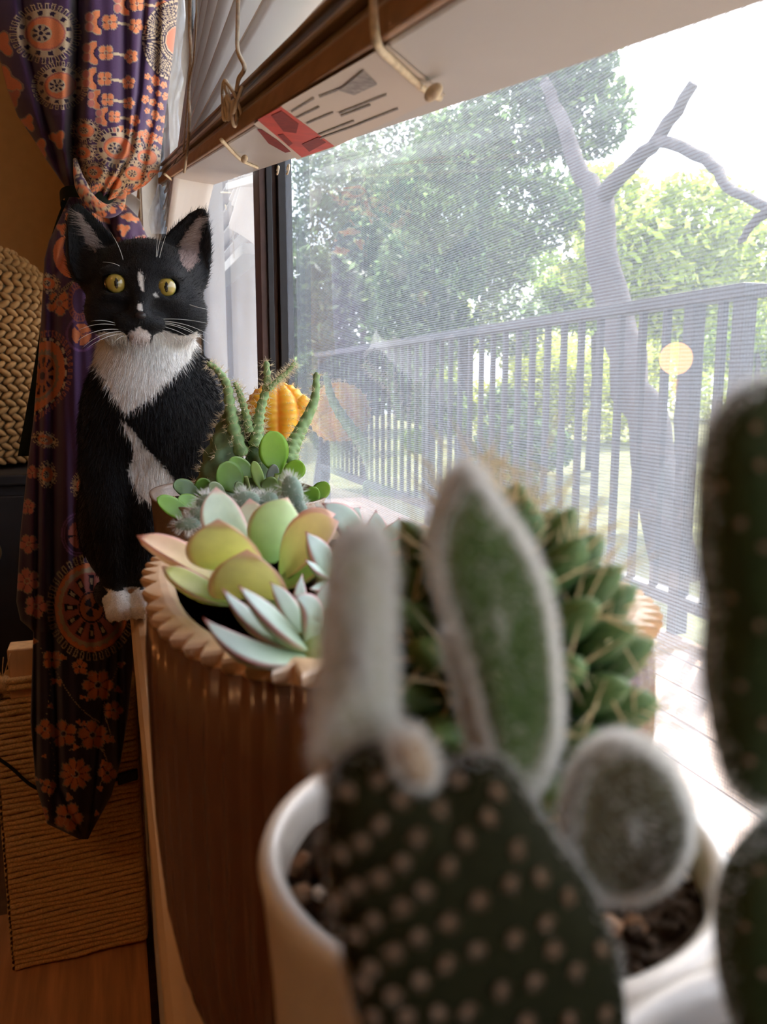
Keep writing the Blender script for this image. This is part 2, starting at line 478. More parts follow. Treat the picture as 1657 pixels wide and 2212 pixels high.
def foliage_mesh(clumps, n, size, base, var, parent):
    n = int(n * 1.5)
    Cc = np.array([c[:3] for c in clumps], float); Rr = np.array([c[3] for c in clumps], float)
    w = Rr ** 2 / (Rr ** 2).sum()
    idx = rng.choice(len(clumps), n, p=w)
    d = unit(rng.normal(size=(n, 3)))
    P = Cc[idx] + d * (Rr[idx] * rng.uniform(.35, 1.0, n) ** .6)[:, None] * np.array([1, 1, .8])
    size = size * .78
    nrm = unit(rng.normal(size=(n, 3)) + np.array([0, 0, .8]))
    a = unit(np.cross(nrm, rng.normal(size=(n, 3)))); b = np.cross(nrm, a)
    s = (size * rng.uniform(.6, 1.3, n))[:, None]
    V = np.stack([P - a * s, P + b * s * .45, P + a * s, P - b * s * .45], 1).reshape(-1, 3)
    Fc = np.arange(4 * n).reshape(n, 4)
    c = np.array(base) * np.exp(var * 1.3 * rng.normal(size=(n, 1)) - .15)
    hi = rng.random(n) < .10
    c[hi] = c[hi] * 2.2 + np.array([.10, .10, .02])  # some leaves painted brighter and yellower as sunlit speckle
    c = np.clip(c, .01, .85)
    o = obj('foliage', V, Fc, M_leaf, parent, np.repeat(c, 4, axis=0), smooth=False)
    o['kind'] = 'stuff'
    return o

def limb(parent, pts, r0, r1, name='branch'):
    P = spline(pts, 14)
    P = P + rng.normal(size=P.shape) * r1 * .25
    V, Fc = tube(P, np.linspace(r0, r1, len(P)), 10)
    return obj(name, V, Fc, M_bark, parent)

# the large tree whose trunk stands just past the railing
t1 = thing('tree', (3.0, 3.7, -.6), 'tree with thick leaning trunk just past the railing', 'tree', 'trees beyond the deck')
pt = lambda x, y, X: at(x, y, X=X)
limb(t1, [pt(1470, 1260, 3.0), pt(1412, 980, 3.0), pt(1360, 800, 3.0), pt(1318, 600, 3.0), pt(1296, 430, 3.0)], .14, .095, 'trunk')
limb(t1, [pt(1296, 440, 3.0), pt(1350, 370, 3.0), pt(1420, 300, 3.05), pt(1500, 180, 3.1)], .06, .03)
limb(t1, [pt(1300, 450, 3.0), pt(1240, 330, 3.0), pt(1180, 180, 3.1)], .07, .04)
limb(t1, [pt(1420, 300, 3.05), pt(1530, 350, 3.0), pt(1580, 410, 2.9), pt(1700, 470, 2.8)], .035, .02)
limb(t1, [pt(1700, 440, 2.8), pt(1640, 470, 2.8), pt(1600, 520, 2.8)], .03, .015)
cl = []
for px, py, X, r in [(1120, 250, 3.2, .5), (1000, 330, 3.2, .5), (1200, 120, 3.4, .5), (1130, 450, 3.6, .55), (980, 480, 3.6, .5), (1250, 250, 3.6, .45), (900, 420, 3.4, .5), (1060, 570, 4.0, .5)]:
    cl.append((*at(px, py, X=X), r))
foliage_mesh(cl, 15000, .05, (.10, .16, .06), .35, t1)

def far_tree(px, py, X, r, n, base, label, nc=7, size=.07, trunk=True, sx=1.0, sz=1.0):
    c = at(px, py, X=X)
    t = thing('tree', (c[0], c[1], -.6), label, 'tree', 'trees beyond the deck')
    cl = [(*(c + rng.normal(size=3) * r * np.array([.55 * sx, .55 * sx, .5 * sz])), r * rng.uniform(.45, .7)) for _ in range(nc)]
    if trunk:
        limb(t, [(c[0], c[1], -.6), (c[0] + .05, c[1], (c[2] - .6) / 2), (c[0], c[1] + .05, c[2])], .11, .05, 'trunk')
    foliage_mesh(cl, n, size, base, .4, t)
    return t
far_tree(1490, 500, 5.2, 1.0, 11000, (.40, .48, .10), 'bright yellow-green tree right of the leaning trunk', 8)
far_tree(1290, 640, 7.7, 1.1, 10000, (.28, .38, .09), 'mid-green tree behind the leaning trunk', 8)
far_tree(1000, 600, 4.9, 1.18, 14000, (.13, .19, .08), 'dull green tree left of the leaning trunk', 9)
far_tree(780, 560, 5.4, 1.67, 13000, (.11, .16, .08), 'dark tree beside the window stile', 9, .09)
far_tree(860, 400, 11.5, 3.3, 12000, (.12, .17, .08), 'tall dark tree rising behind the others', 9, .16)
far_tree(1640, 760, 14.0, 1.55, 8000, (.34, .44, .10), 'bright green tree at the right behind the railing end', 7, .11)
far_tree(692, 745, 2.5, .85, 9000, (.10, .14, .07), 'dark narrow tree right beside the window stile', 16, .08, sx=.62, sz=1.0)
far_tree(930, 790, 9.5, 2.03, 9000, (.40, .48, .09), 'low sunny yellow-green tree behind the railing middle', 8, .12, sx=1.2, sz=.7)
far_tree(1180, 820, 10.5, 1.85, 8000, (.46, .50, .10), 'sunlit pale tree low behind the leaning trunk', 8, .12, sx=1.1, sz=.7)
far_tree(1440, 800, 23.0, 3.6, 8000, (.46, .52, .12), 'sunlit pale tree low behind the railing end', 8, .18, sx=1.2, sz=.8)
def shrub(px, py, X, r, n, base, label):
    c = at(px, py, X=X)
    t = thing('shrub', (c[0], c[1], -.6), label, 'shrub', 'shrubs beyond the deck')
    cl = [(*(c + rng.normal(size=3) * r * np.array([.6, .6, .35])), r * rng.uniform(.4, .6)) for _ in range(6)]
    limb(t, [(c[0], c[1], -.6), (c[0], c[1], c[2])], .04, .02, 'stem')
    foliage_mesh(cl, n, .05, base, .4, t)
shrub(1120, 960, 3.2, .55, 5000, (.12, .18, .07), 'low dark shrub beneath the leaning trunk')
shrub(950, 910, 4.2, .55, 5000, (.20, .28, .07), 'green shrub behind the middle of the railing')
shrub(790, 880, 2.45, .55, 5000, (.12, .17, .07), 'grey-green shrub by the far end of the railing')
# ================================================================== the raised blind, hanging crooked
M_slat = pbr('white_slat', (.86, .82, .79), .4, .4, transl=.38)
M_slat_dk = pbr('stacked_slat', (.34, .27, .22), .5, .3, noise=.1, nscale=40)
M_railfront = pbr('shaded_rail_edge', (.38, .22, .125), .5, .3, noise=.15, nscale=50, stretch=(6, 1, 6))  # white rail front, its warm shade put into the colour
M_railunder = pbr('white_rail', (.52, .48, .45), .42, .4, noise=.04, nscale=20)
M_cord = pbr('cream_cord', (.72, .60, .44), .8, .2, noise=.2, nscale=400)
M_paper = pbr('label_paper', (.60, .53, .47), .6, .3)
M_red = pbr('label_red', (.55, .045, .02), .5, .3, noise=.25, nscale=60)
M_ink = pbr('label_ink', (.30, .27, .26), .6, .2, noise=.5, nscale=400)
M_redink = pbr('label_dark_red', (.22, .02, .015), .6, .2, noise=.3, nscale=200)
M_clear = glass_mat('clear_plastic', dust=.22, gain=1.2, streak=False, rough=.12)
BX0, BX1 = .074, .130
SL, BASE = .185, .0505
bz = lambda Y: ZC + BASE + SL * Y
def under(px, py, off=0.0004):
    d = ray(px, py); t = (BASE - off) / (d[..., 2] - SL * d[..., 1])
    return CAMP + d * np.asarray(t)[..., None]

blind = thing('window_blind', (.1, .9, bz(.9)), 'white slatted blind hanging crooked, its bundled bottom rail crossing the top', 'blind')
def slat_mesh(Y0, Y1, zf, slope, x0=BX0 + .002, x1=BX1 - .002, crown=.004, th=.0022, nx=7, roll=0.0):
    xs = np.linspace(x0, x1, nx); V = []
    for Y in (Y0, Y1):
        for sgn in (0, 1):
            for x in xs:
                u = (x - (x0 + x1) / 2) / ((x1 - x0) / 2)
                V.append((x, Y, zf + slope * Y + crown * (1 - u * u) + roll * u + sgn * th))
    A = lambda e, s, i: e * 2 * nx + s * nx + i
    Fc = []
    for i in range(nx - 1):
        Fc += [(A(0, 0, i), A(0, 0, i + 1), A(1, 0, i + 1), A(1, 0, i)), (A(0, 1, i + 1), A(0, 1, i), A(1, 1, i), A(1, 1, i + 1)),
               (A(0, 0, i + 1), A(0, 0, i), A(0, 1, i), A(0, 1, i + 1)), (A(1, 0, i), A(1, 0, i + 1), A(1, 1, i + 1), A(1, 1, i))]
    Fc += [(A(0, 0, 0), A(1, 0, 0), A(1, 1, 0), A(0, 1, 0)), (A(1, 0, nx - 1), A(0, 0, nx - 1), A(0, 1, nx - 1), A(1, 1, nx - 1))]
    return V, Fc
BY0, BY1 = -.25, 1.12
# bottom rail: pale trapezoid, warm room-side shade painted tan on its front edge
m = MB(); V = []
for Y in (BY0, BY1):
    V += [(BX0 + .001, Y, bz(Y)), (BX1, Y, bz(Y)), (BX1, Y, bz(Y) + .009), (BX0 + .001, Y, bz(Y) + .009)]
m.add(V, [(0, 1, 2, 3)[::-1], (4, 5, 6, 7), (0, 4, 5, 1)[::-1], (1, 5, 6, 2)[::-1], (2, 6, 7, 3)[::-1], (3, 7, 4, 0)[::-1]])
bevel(m.build('bottom_rail', M_railunder, blind, False), .0015)
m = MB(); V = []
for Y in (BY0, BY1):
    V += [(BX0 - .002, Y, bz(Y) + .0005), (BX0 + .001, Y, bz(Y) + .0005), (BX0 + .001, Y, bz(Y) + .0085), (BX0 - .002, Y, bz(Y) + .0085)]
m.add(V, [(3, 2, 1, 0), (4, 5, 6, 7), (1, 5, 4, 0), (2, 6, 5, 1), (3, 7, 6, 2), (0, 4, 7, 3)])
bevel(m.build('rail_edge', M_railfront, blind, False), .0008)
# slats lying bundled on the rail
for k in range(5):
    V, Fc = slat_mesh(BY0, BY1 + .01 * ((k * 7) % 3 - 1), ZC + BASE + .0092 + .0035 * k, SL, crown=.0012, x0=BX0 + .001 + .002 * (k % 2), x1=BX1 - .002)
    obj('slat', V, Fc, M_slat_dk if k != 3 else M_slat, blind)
# slats fanning open above the bundle
NF = 7
for k in range(NF):
    f = k / (NF - 1)
    s = .165 - .40 * f ** 1.1
    zp = BASE + SL * .82 + .0275 + .0055 * k          # height where they gather
    V, Fc = slat_mesh(-.15, 1.10 + .02 * math.sin(k * 2.3), ZC + zp - s * .82, s, crown=.0035, roll=.013 + .004 * f)
    obj('slat', V, Fc, M_slat, blind)
# cords
def cord(name, pts, r=.0011, parent=blind, mat=M_cord, n=60, seg=6):
    P = spline(pts, n)
    V, Fc = tube(P, r, seg)
    return obj(name, V, Fc, mat, parent)
pc = lambda x, y, X=.070: at(x, y, X=X)
cord('ladder_cord', [pc(412, -40), pc(410, 60), pc(413, 120), pc(408, 200), pc(410, 260), pc(404, 330), pc(398, 372)], .0012)
cord('ladder_cord', [pc(424, -40), pc(424, 50), pc(418, 130), pc(408, 190), pc(396, 330)], .0007)
cord('lift_cord', [pc(516, -40), pc(513, 60), pc(514, 110), pc(528, 146), pc(516, 170), pc(511, 195)], .0011)
cord('lift_cord', [pc(806, -40, .068), pc(808, 40, .068), pc(815, 95, .068), under(840, 125, .002), under(905, 185, .002)], .0012)
rk = np.random.default_rng(3)
for j in range(6):
    c = pc(500 + rk.uniform(-14, 14), 225 + rk.uniform(-22, 22), .069)
    a = np.linspace(0, 2 * np.pi, 14); R = rk.uniform(.003, .0065); ph = rk.uniform(0, 6)
    e1 = unit(np.array([.35 * rk.normal(), .5, .5])); e2 = unit(np.array([0.2 * rk.normal(), .3 * rk.normal(), 1]))
    cord('knot_loop', [c + R * (np.cos(t) * e1 + 1.5 * np.sin(t) * e2) for t in a], .0010)
for a, b, c in [((478, 302), (520, 345), (556, 362)), ((356, 376), (392, 404), (430, 412)), ((905, 185), (935, 205), (950, 212))]:
    cord('wrap_cord', [under(*a, .0012), under(*b, .0014), under(*c, .0012)], .0012)
# cord ends with tassels and the small loops under the rail
for x, y in ((528, 343), (936, 200), (424, 408)):
    c = under(x, y, .004)
    V, Fc = ellipsoid(c, (.0022, .0060, .0022)); obj('cord_tassel', V, Fc, M_cord, blind)
for x, y, R in ((622, 366, .0032), (445, 445, .0030), (600, 368, .0028)):
    c = at(x, y, X=.131); a = np.linspace(0, 5.4, 12)
    cord('cord_loop', [c + R * (np.cos(t) * np.array([0, 1, 0]) + np.sin(t) * np.array([.2, 0, 1])) for t in a], .0008)
# printed label on the underside
def decal(name, pix, off, mat, parent):
    P = np.array([under(x, y, off) for x, y in pix]); Q = P + np.array([0, 0, .0002]); n = len(P)
    Fc = [tuple(range(n)), tuple(range(2 * n - 1, n - 1, -1))] + [(i, n + i, n + (i + 1) % n, (i + 1) % n) for i in range(n)]
    return obj(name, np.vstack([P, Q]), Fc, mat, parent, smooth=False)
lab = decal('label', [(548, 268), (612, 226), (835, 98), (962, 206), (722, 318), (642, 345)], .0006, M_paper, blind)
lab['label'] = 'paper label with red warning block'
decal('red_block', [(556, 259), (606, 231), (722, 316), (652, 340)], .0009, M_red, lab)
decal('dark_print', [(586, 250), (608, 240), (645, 268), (640, 288), (612, 284)], .0012, M_redink, lab)
decal('dark_print', [(600, 292), (612, 290), (632, 310), (624, 316)], .0012, M_redink, lab)
decal('dark_print', [(652, 312), (688, 296), (704, 308), (668, 328)], .0012, M_redink, lab)
decal('oval_print', [(556, 280), (566, 281), (600, 304), (628, 328), (616, 330), (580, 310)], .0012, M_redink, lab)
decal('text_print', [(732, 196), (785, 153), (815, 183), (765, 206)], .0012, M_ink, lab)
for a, b in [((629, 243), (679, 213)), ((690, 211), (735, 193)), ((640, 256), (690, 232)), ((732, 246), (835, 206)), ((736, 252), (800, 228)),
             ((688, 292), (765, 262)), ((690, 300), (780, 268)), ((772, 270), (860, 236)), ((662, 268), (720, 244))]:
    dx = (b[0] - a[0]); w = 2.4
    decal('text_print', [(a[0], a[1] - w * .5), (b[0], b[1] - w * .5), (b[0] + 1, b[1] + w * .5), (a[0] + 1, a[1] + w * .5)], .0012, M_ink, lab)

# second blind, level, over window_2 (hidden behind the curtain, mirrored in the glass)
blind2 = thing('window_blind', (.04, 1.7, ZC + .23), 'level white blind over the far window, mirrored in the far sash glass', 'blind')
SB0, SB1, BB0, BB1 = 1.42, 2.00, .022, .062
bevel(MB().box(BB0, BB1, SB0, SB1, ZC + .225, ZC + .243).build('bottom_rail', M_railunder, blind2, False), .001)
V, Fc = slat_mesh(SB0, SB1, 0, 0, BB0, BB1, .004, .0022, roll=-.010)
sm = make_mesh('slat', V, Fc); sm.materials.append(M_slat)
for k in range(24):
    put('slat', sm, Matrix.Translation((0, 0, ZC + .270 + .038 * k)), blind2)
for y in (1.5, 1.72, 1.92):
    cord('ladder_cord', [(BB1 + .003, y, ZC + .23), (BB1 + .004, y, ZC + .6), (BB1 + .003, y, ZC + 1.2)], .0012, blind2, n=8)
bevel(MB().box(.018, .1045, SB0, SB1, ZC + 1.2, ZC + 1.25).build('head_rail', M_railunder, blind2, False), .002)

# head rail of the near blind (above the frame)
bevel(MB().box(BX0 - .004, BX1 + .004, BY0 - .3, 1.30, 1.99, WIN_Z1 - .001).build('head_rail', M_railunder, blind, False), .002)

# crinkled clear plastic film hanging beside the blind
film = MB(); rows = 26
L = spline([(372, -30), (376, 120), (368, 200), (372, 320), (352, 420), (345, 505)], rows)
for i in range(rows):
    for j in range(7):
        x = L[i, 0] + (j - 3) * (7 + 2 * math.sin(i * .9))
        Yd = 1.17 + .012 * math.sin(j * 2.1 + i * .8) + .006 * math.sin(i * 2.7 + j)
        film.V.append(at(x, L[i, 1], Y=Yd)[None, :]); film.n += 1
film.F = [tuple(f) for f in grid_faces(rows, 7)]
fo = film.build('plastic_film', M_clear)
tag(fo, 'strip of crinkled clear plastic film hanging between curtain and blind', 'plastic film')
# ================================================================== printed curtain, gathered by a dark ribbon
PUR, NAVY, ORG, CRM, PNK, DRK = [np.array(c) for c in ((.082, .036, .092), (.014, .010, .020), (.82, .25, .10), (.58, .42, .26), (.55, .17, .13), (.030, .012, .040))]
def paint(px, py):
    n = px.shape
    C = np.empty(n + (3,)); C[:] = PUR
    f = np.clip((py - 960) / 420, 0, 1)[..., None]
    C = C * (1 - f) + NAVY * 1.6 * f
    def setc(mask, col, a=1.0):
        C[mask] = C[mask] * (1 - a) + col * a
    def polar(cx, cy, rx, ry, rot=0):
        dx, dy = px - cx, py - cy; c, s = math.cos(rot), math.sin(rot)
        u, v = (dx * c + dy * s) / rx, (-dx * s + dy * c) / ry
        return np.hypot(u, v), np.arctan2(v, u), u, v
    def medallion(cx, cy, rx, ry, rot=0, teeth=30, o=ORG):
        r, t, u, v = polar(cx, cy, rx, ry, rot)
        w = (t / (2 * np.pi) * teeth) % 1
        setc((r < 1.0) & (r > .78) & (np.abs(w - .5) < .30), CRM)
        setc((r < .97) & (r > .80) & (np.abs(w - .5) < .13), DRK)
        setc((r < .80) & (r > .56), CRM)
        w2 = (t / (2 * np.pi) * teeth * .4) % 1
        setc((r < .74) & (r > .60) & (np.abs(w2 - .5) < .20), DRK)
        setc(r < .56, o); setc((r < .56) & (r > .51), PNK)
        ri, ti, _, _ = polar(cx - .12 * rx, cy, rx * .3, ry * .3, rot)
        setc(ri < 1, CRM)
        setc((ri < .85) & (ri > .35) & (np.cos(ti * 7) > .1), DRK); setc(ri < .22, DRK)
    def rosette(cx, cy, rx, ry, rot=0):
        r, t, u, v = polar(cx, cy, rx, ry, rot)
        w = (t / (2 * np.pi) * 40) % 1
        setc((r < 1.16) & (r > .98) & (np.abs(w - .5) < .30), CRM * .55)
        setc((r < 1.13) & (r > 1.0) & (np.abs(w - .5) < .12), NAVY)
        setc(r < .96, PNK * .75); setc((r < .96) & (r > .86), ORG * .7)
        setc((r < .86 + .02 * np.sin(t * 30)) & (r > .76), CRM * .6)
        setc(r < .75, PNK * .6)
        w = np.cos(t * 12)
        setc((r < .70) & (r > .36) & (w > .2), NAVY); setc((r < .63) & (r > .5) & (w > .7), CRM * .7)
        setc((r < .34), NAVY); setc(r < .30, ORG * .45)
        setc((r < .20) & (np.cos(t * 3 + .6) > -.2), NAVY)
    def flower(cx, cy, R, n=5, rot=0, col=ORG, edge=CRM, ctr=PNK):
        r, t, u, v = polar(cx, cy, R, R, rot)
        b = .60 + .40 * np.abs(np.cos(t * n / 2)) ** .6 + .05 * np.sin(t * 23)
        setc(r < b + .10, edge, .7); setc(r < b, col)
        setc((r < b) & (np.abs(np.sin(t * n / 2)) > .97) & (r > .25), DRK, .8)
        setc(r < .26, edge); setc(r < .17, ctr * .6)
    def wing(cx, cy, s, rot=0):
        flower(cx + 24 * s, cy, 17 * s, 4, rot + .785)
        r, t, u, v = polar(cx, cy, 19 * s, 24 * s, rot)
        ring = (r < 1) & (u < .25)
        r2, _, _, _ = polar(cx + 14 * s, cy, 17 * s, 16 * s, rot)
        setc((r < 1.10) & (u < .28) & (r2 > .92), CRM, .8); setc(ring & (r2 > 1.0), ORG); setc((r2 < 1.0) & (r2 > .82) & (r < 1.2) & (u < .4), DRK)
        rb, _, _, _ = polar(cx - 18 * s, cy - 10 * s, 9 * s, 10 * s); setc(rb < 1.1, CRM, .6); setc(rb < .9, PNK)
        rb, _, _, _ = polar(cx - 18 * s, cy + 10 * s, 9 * s, 10 * s); setc(rb < 1.1, CRM, .6); setc(rb < .9, PNK)
    def bud(cx, cy, R, rot=0, col=ORG):
        r, t, u, v = polar(cx, cy, R, R * .8, rot)
        b = .75 + .25 * np.cos(t * 3); setc(r < b + .13, CRM, .6); setc(r < b, col)
    def stroke(pts, w, col, a=1.0):
        P = spline(pts, 30); d = np.full(n, 1e9)
        for q in P: d = np.minimum(d, np.hypot(px - q[0], py - q[1]))
        setc(d < w, col, a)
    def paisley(cx, cy, rx, ry, rot):
        r, t, u, v = polar(cx, cy, rx, ry, rot)
        r = np.hypot(u + .35 * v * np.abs(v), v * (1 + .25 * u)); t = np.arctan2(v, u)
        w = (t / (2 * np.pi) * 46) % 1
        setc((r < 1.22) & (r > 1.02) & (np.abs(w - .5) < .28), PNK * .8); setc((r < 1.17) & (r > 1.06) & (np.abs(w - .5) < .10), PUR)
        w2 = (t / (2 * np.pi) * 20) % 1
        setc((r < 1.02) & (r > .90), DRK); setc((r < 1.0) & (r > .91) & (np.abs(w2 - .5) < .3), CRM)
        setc(r < .90, ORG * .85); setc((r < .66 + .03 * np.sin(t * 26)) & (r > .54), CRM * .55); setc(r < .52, ORG * .62)
        w3 = np.cos(t * 11); setc((r < .46) & (r > .24) & (w3 > .25), DRK); setc((r < .18), PNK * .7); setc(r < .1, DRK)
    # ---- upper, gathered part
    medallion(98, 72, 78, 66, .05); medallion(130, 185, 62, 52, -.1)
    bud(10, 175, 40, .4); bud(28, 210, 22, 1.4, PNK); bud(5, 95, 30, .9); bud(60, 265, 20, 1.0); bud(85, 320, 24, 1.1); bud(125, 300, 22, 1.3)
    for i, (x, y, s) in enumerate([(272, 8, 1.0), (212, 48, 1.05), (205, 114, 1.0), (203, 170, .95), (212, 215, .85), (228, 252, .8), (262, 290, .75), (305, 300, .7)]):
        wing(x, y, s, .08 * (i - 3) * .4)
        flower(x + 78 * s, y + 8, 15 * s, 5, .3 * i, ORG, CRM)
        stroke([(x + 42 * s, y + 2), (x + 62 * s, y + 5)], 3, CRM)
    r, t, u, v = polar(386, 88, 80, 90)
    w = (t / (2 * np.pi) * 44) % 1
    setc((r < 1.0) & (r > .42), DRK); setc((r < .98) & (r > .45) & (np.abs(w - .5) < .36), CRM); setc((r < .93) & (r > .50) & (np.abs(w - .5) < .24), DRK)
    setc((r < .86) & (r > .55) & (np.abs(w - .5) < .11), CRM * .8); setc(r < .42, CRM); setc((r < .40) & (r > .36), DRK); setc(r < .34, np.array([.80, .17, .09]))
    for i in range(26):
        x, y = 318 + (i % 4) * 12 + 5 * math.sin(i * 2.1), 165 + i * 6.2
        flower(x, y, 7 + 2 * math.sin(i), 5, i, ORG, CRM)
    for x, y, R in [(185, 282, 26), (180, 330, 22), (255, 320, 44), (318, 340, 30), (205, 372, 24), (290, 375, 28), (245, 395, 26), (335, 380, 24), (180, 400, 16)]:
        medallion(x, y, R * 1.3, R, .2, 20)
    for i in range(26):
        flower(170 + (i * 37) % 170, 390 + (i * 17) % 60, 8, 5, i, ORG, CRM, DRK)
    # ---- lower, falling part
    for i in range(26):
        x = 130 + (i * 41) % 190; y = 452 + (i * 23) % 70
        bud(x, y, 11 + 4 * math.sin(i), i, ORG if i % 3 else PNK)
    r1, _, _, _ = polar(150, 555, 34, 46, -.3); r2, _, _, _ = polar(168, 540, 30, 40, -.3)
    setc((r1 < 1) & (r2 > 1), ORG)
    medallion(105, 612, 26, 22, .4, 16); flower(128, 655, 26, 5, .2, ORG * .85, CRM * .7)
    for i in range(20):
        rb = np.hypot(px - (112 + i * 3.4), py - (648 - i * 3.0 + .1 * (i - 8) ** 2)); setc(rb < 4, CRM * .7); setc(rb < 2.6, DRK)
    r, t, u, v = polar(176, 722, 34, 38); setc((r < 1) & (r > .86), PUR * 2.4); setc((r < .62), ORG * .75); setc((np.cos(t * 3 + .5) > .93) & (r < .62), PUR)
    r, t, u, v = polar(172, 650, 26, 46); setc((r < 1) & (r > .6), PNK * .6); setc((r < .93) & (r > .68) & (np.cos(t * 26) > 0), PUR)
    paisley(92, 812, 52, 88, .15)
    medallion(98, 950, 30, 18, .3, 14, ORG * .8); medallion(102, 1025, 22, 30, 0, 22); medallion(182, 1050, 30, 34, 0, 22)
    r, t, u, v = polar(170, 1155, 38, 48); setc((r < 1) & (r > .92), PUR * 2.0); setc((r < .86) & (r > .80), PUR * 2.0); setc(r < .6, PNK * .6); setc((r < .6) & (np.abs(np.sin(t * 2 + .3)) < .25), NAVY)
    rosette(198, 1312, 84, 100)
    for i in range(7):
        setc(np.hypot(px - (212 + 3 * i), py - (900 + 14 * i)) < 6, PNK * .8); setc(np.hypot(px - (212 + 3 * i), py - (900 + 14 * i)) < 3.5, NAVY)
    for x, y, R, k in [(62, 1175, 20, 5), (58, 1255, 26, 6), (78, 1310, 24, 5), (60, 1095, 16, 5), (70, 1020, 14, 5)]:
        flower(x, y, R, k, x, PNK * .9, CRM * .7)
    # vines and flowers on the dark border
    C2 = ORG * .62
    for pts in [[(88, 1400), (110, 1470), (100, 1560), (118, 1650), (105, 1730)], [(118, 1445), (150, 1500), (185, 1540), (215, 1560)], [(150, 1620), (190, 1610), (225, 1620)], [(200, 1600), (230, 1640), (215, 1700)], [(255, 1440), (225, 1520), (240, 1590)]]:
        stroke(pts, 1.6, CRM * .55)
    for x, y, R, k in [(212, 1480, 32, 6), (137, 1585, 28, 5), (200, 1588, 30, 5), (163, 1672, 33, 9), (245, 1535, 20, 5), (172, 1440, 16, 5), (112, 1425, 20, 4), (98, 1575, 20, 4), (232, 1670, 20, 4), (148, 1765, 30, 5), (88, 1760, 18, 4), (105, 1700, 16, 4)]:
        flower(x, y, R, k, .4 * x, C2, CRM * .6, DRK)
    for i in range(34):
        x = 75 + (i * 53) % 205; y = 1385 + (i * 89) % 410
        bud(x, y, 8 + 2 * math.sin(i * 3), i * 1.3, C2)
    return C

M_cloth = pbr('printed_cotton', attr=True, rough=.85, spec=.15, sheen=.25, noise=.12, nscale=900, bump=.1, bscale=1500, transl=.12)
curtain = thing('curtain', at(200, 440, Y=1.0), 'purple paisley-print curtain gathered and tied beside the cat', 'curtain')
def interp(tab, y):
    a = np.array(tab, float); return np.interp(y, a[:, 0], a[:, 1])
def drape(name, left, right, y0, y1, nv, nu, valleys, depth, ripple, ybase=1.0, bulge=None):
    ys = np.linspace(y0, y1, nv); s = np.linspace(0, 1, nu)
    lx, rx = interp(left, ys), interp(right, ys)
    PX = lx[:, None] + (rx - lx)[:, None] * s[None]; PY = np.broadcast_to(ys[:, None], PX.shape).copy()
    Yd = ybase - interp(depth, ys)[:, None] * np.sqrt(np.clip(np.sin(np.pi * s), 0, 1))[None]
    for tabx, w, d in valleys:
        xv = interp(tabx, ys)[:, None]; dd = (PX - xv) / w
        Yd = Yd + d * np.exp(-dd * dd)
    Yd = Yd + ripple * (np.sin(PX * .12 + PY * .006) * .6 + np.sin(PX * .23 - PY * .01 + 1) * .35)
    if bulge is not None: Yd = Yd + bulge(PX, PY)
    P = at(PX, PY, Y=Yd)
    C = paint(PX, PY).reshape(-1, 3)
    nb = 9
    sb = np.linspace(1, 0, nb + 2)[1:-1]
    BX = lx[:, None] + (rx - lx)[:, None] * sb[None]
    BP = at(BX, np.broadcast_to(ys[:, None], BX.shape), Y=ybase + .02 * np.sin(np.pi * sb)[None] + 0 * BX)
    A = np.concatenate([P, BP], 1); cols = np.concatenate([C.reshape(nv, nu, 3), np.broadcast_to(PUR, (nv, nb, 3))], 1)
    nn = nu + nb
    Fc = grid_faces(nv, nn, True)
    return obj(name, A.reshape(-1, 3), Fc, M_cloth, curtain, cols.reshape(-1, 3))
upL = [(-70, -30), (60, -18), (130, 0), (190, 15), (250, 38), (300, 72), (345, 100), (400, 138), (452, 165)]
upR = [(-70, 392), (60, 380), (150, 370), (250, 357), (330, 348), (370, 345), (400, 315), (430, 262), (452, 225)]
drape('gathered_top', upL, upR, -70, 452, 250, 210,
      [([(-70, 170), (100, 168), (300, 158), (452, 172)], 12, .075), ([(-70, 40), (100, 60), (250, 95), (400, 140)], 11, .022),
       ([(-70, 318), (200, 300), (330, 282), (452, 215)], 6, .010), ([(-70, 345), (250, 330), (400, 300), (452, 220)], 8, .012), ([(300, 270), (452, 200)], 9, .012)],
      [(-70, .075), (250, .085), (370, .075), (430, .05), (452, .025)], .0010, 1.0,
      lambda X, Y: -.006 * np.sin(X * .05 + Y * .09) * np.clip((Y - 260) / 120, 0, 1))
loL = [(425, 150), (480, 125), (520, 106), (560, 96), (700, 88), (900, 73), (1000, 60), (1150, 44), (1300, 35), (1340, 44), (1365, 72), (1480, 68), (1560, 66), (1700, 78), (1780, 102), (1813, 172)]
loR = [(425, 255), (470, 300), (520, 322), (700, 325), (1000, 318), (1280, 300), (1400, 291), (1550, 276), (1650, 260), (1720, 240), (1780, 207), (1813, 190)]
drape('hanging_tail', loL, loR, 425, 1813, 600, 120,
      [([(425, 200), (520, 250), (700, 255)], 9, .02), ([(425, 170), (520, 150), (600, 120)], 10, .012), ([(700, 86), (1000, 84), (1365, 78)], 6, .012), ([(1365, 110), (1700, 130), (1813, 180)], 9, .010),
       ([(1365, 240), (1813, 190)], 10, .012)],
      [(425, .03), (560, .05), (1000, .05), (1500, .045), (1760, .03), (1813, .004)], .0025, 1.0)
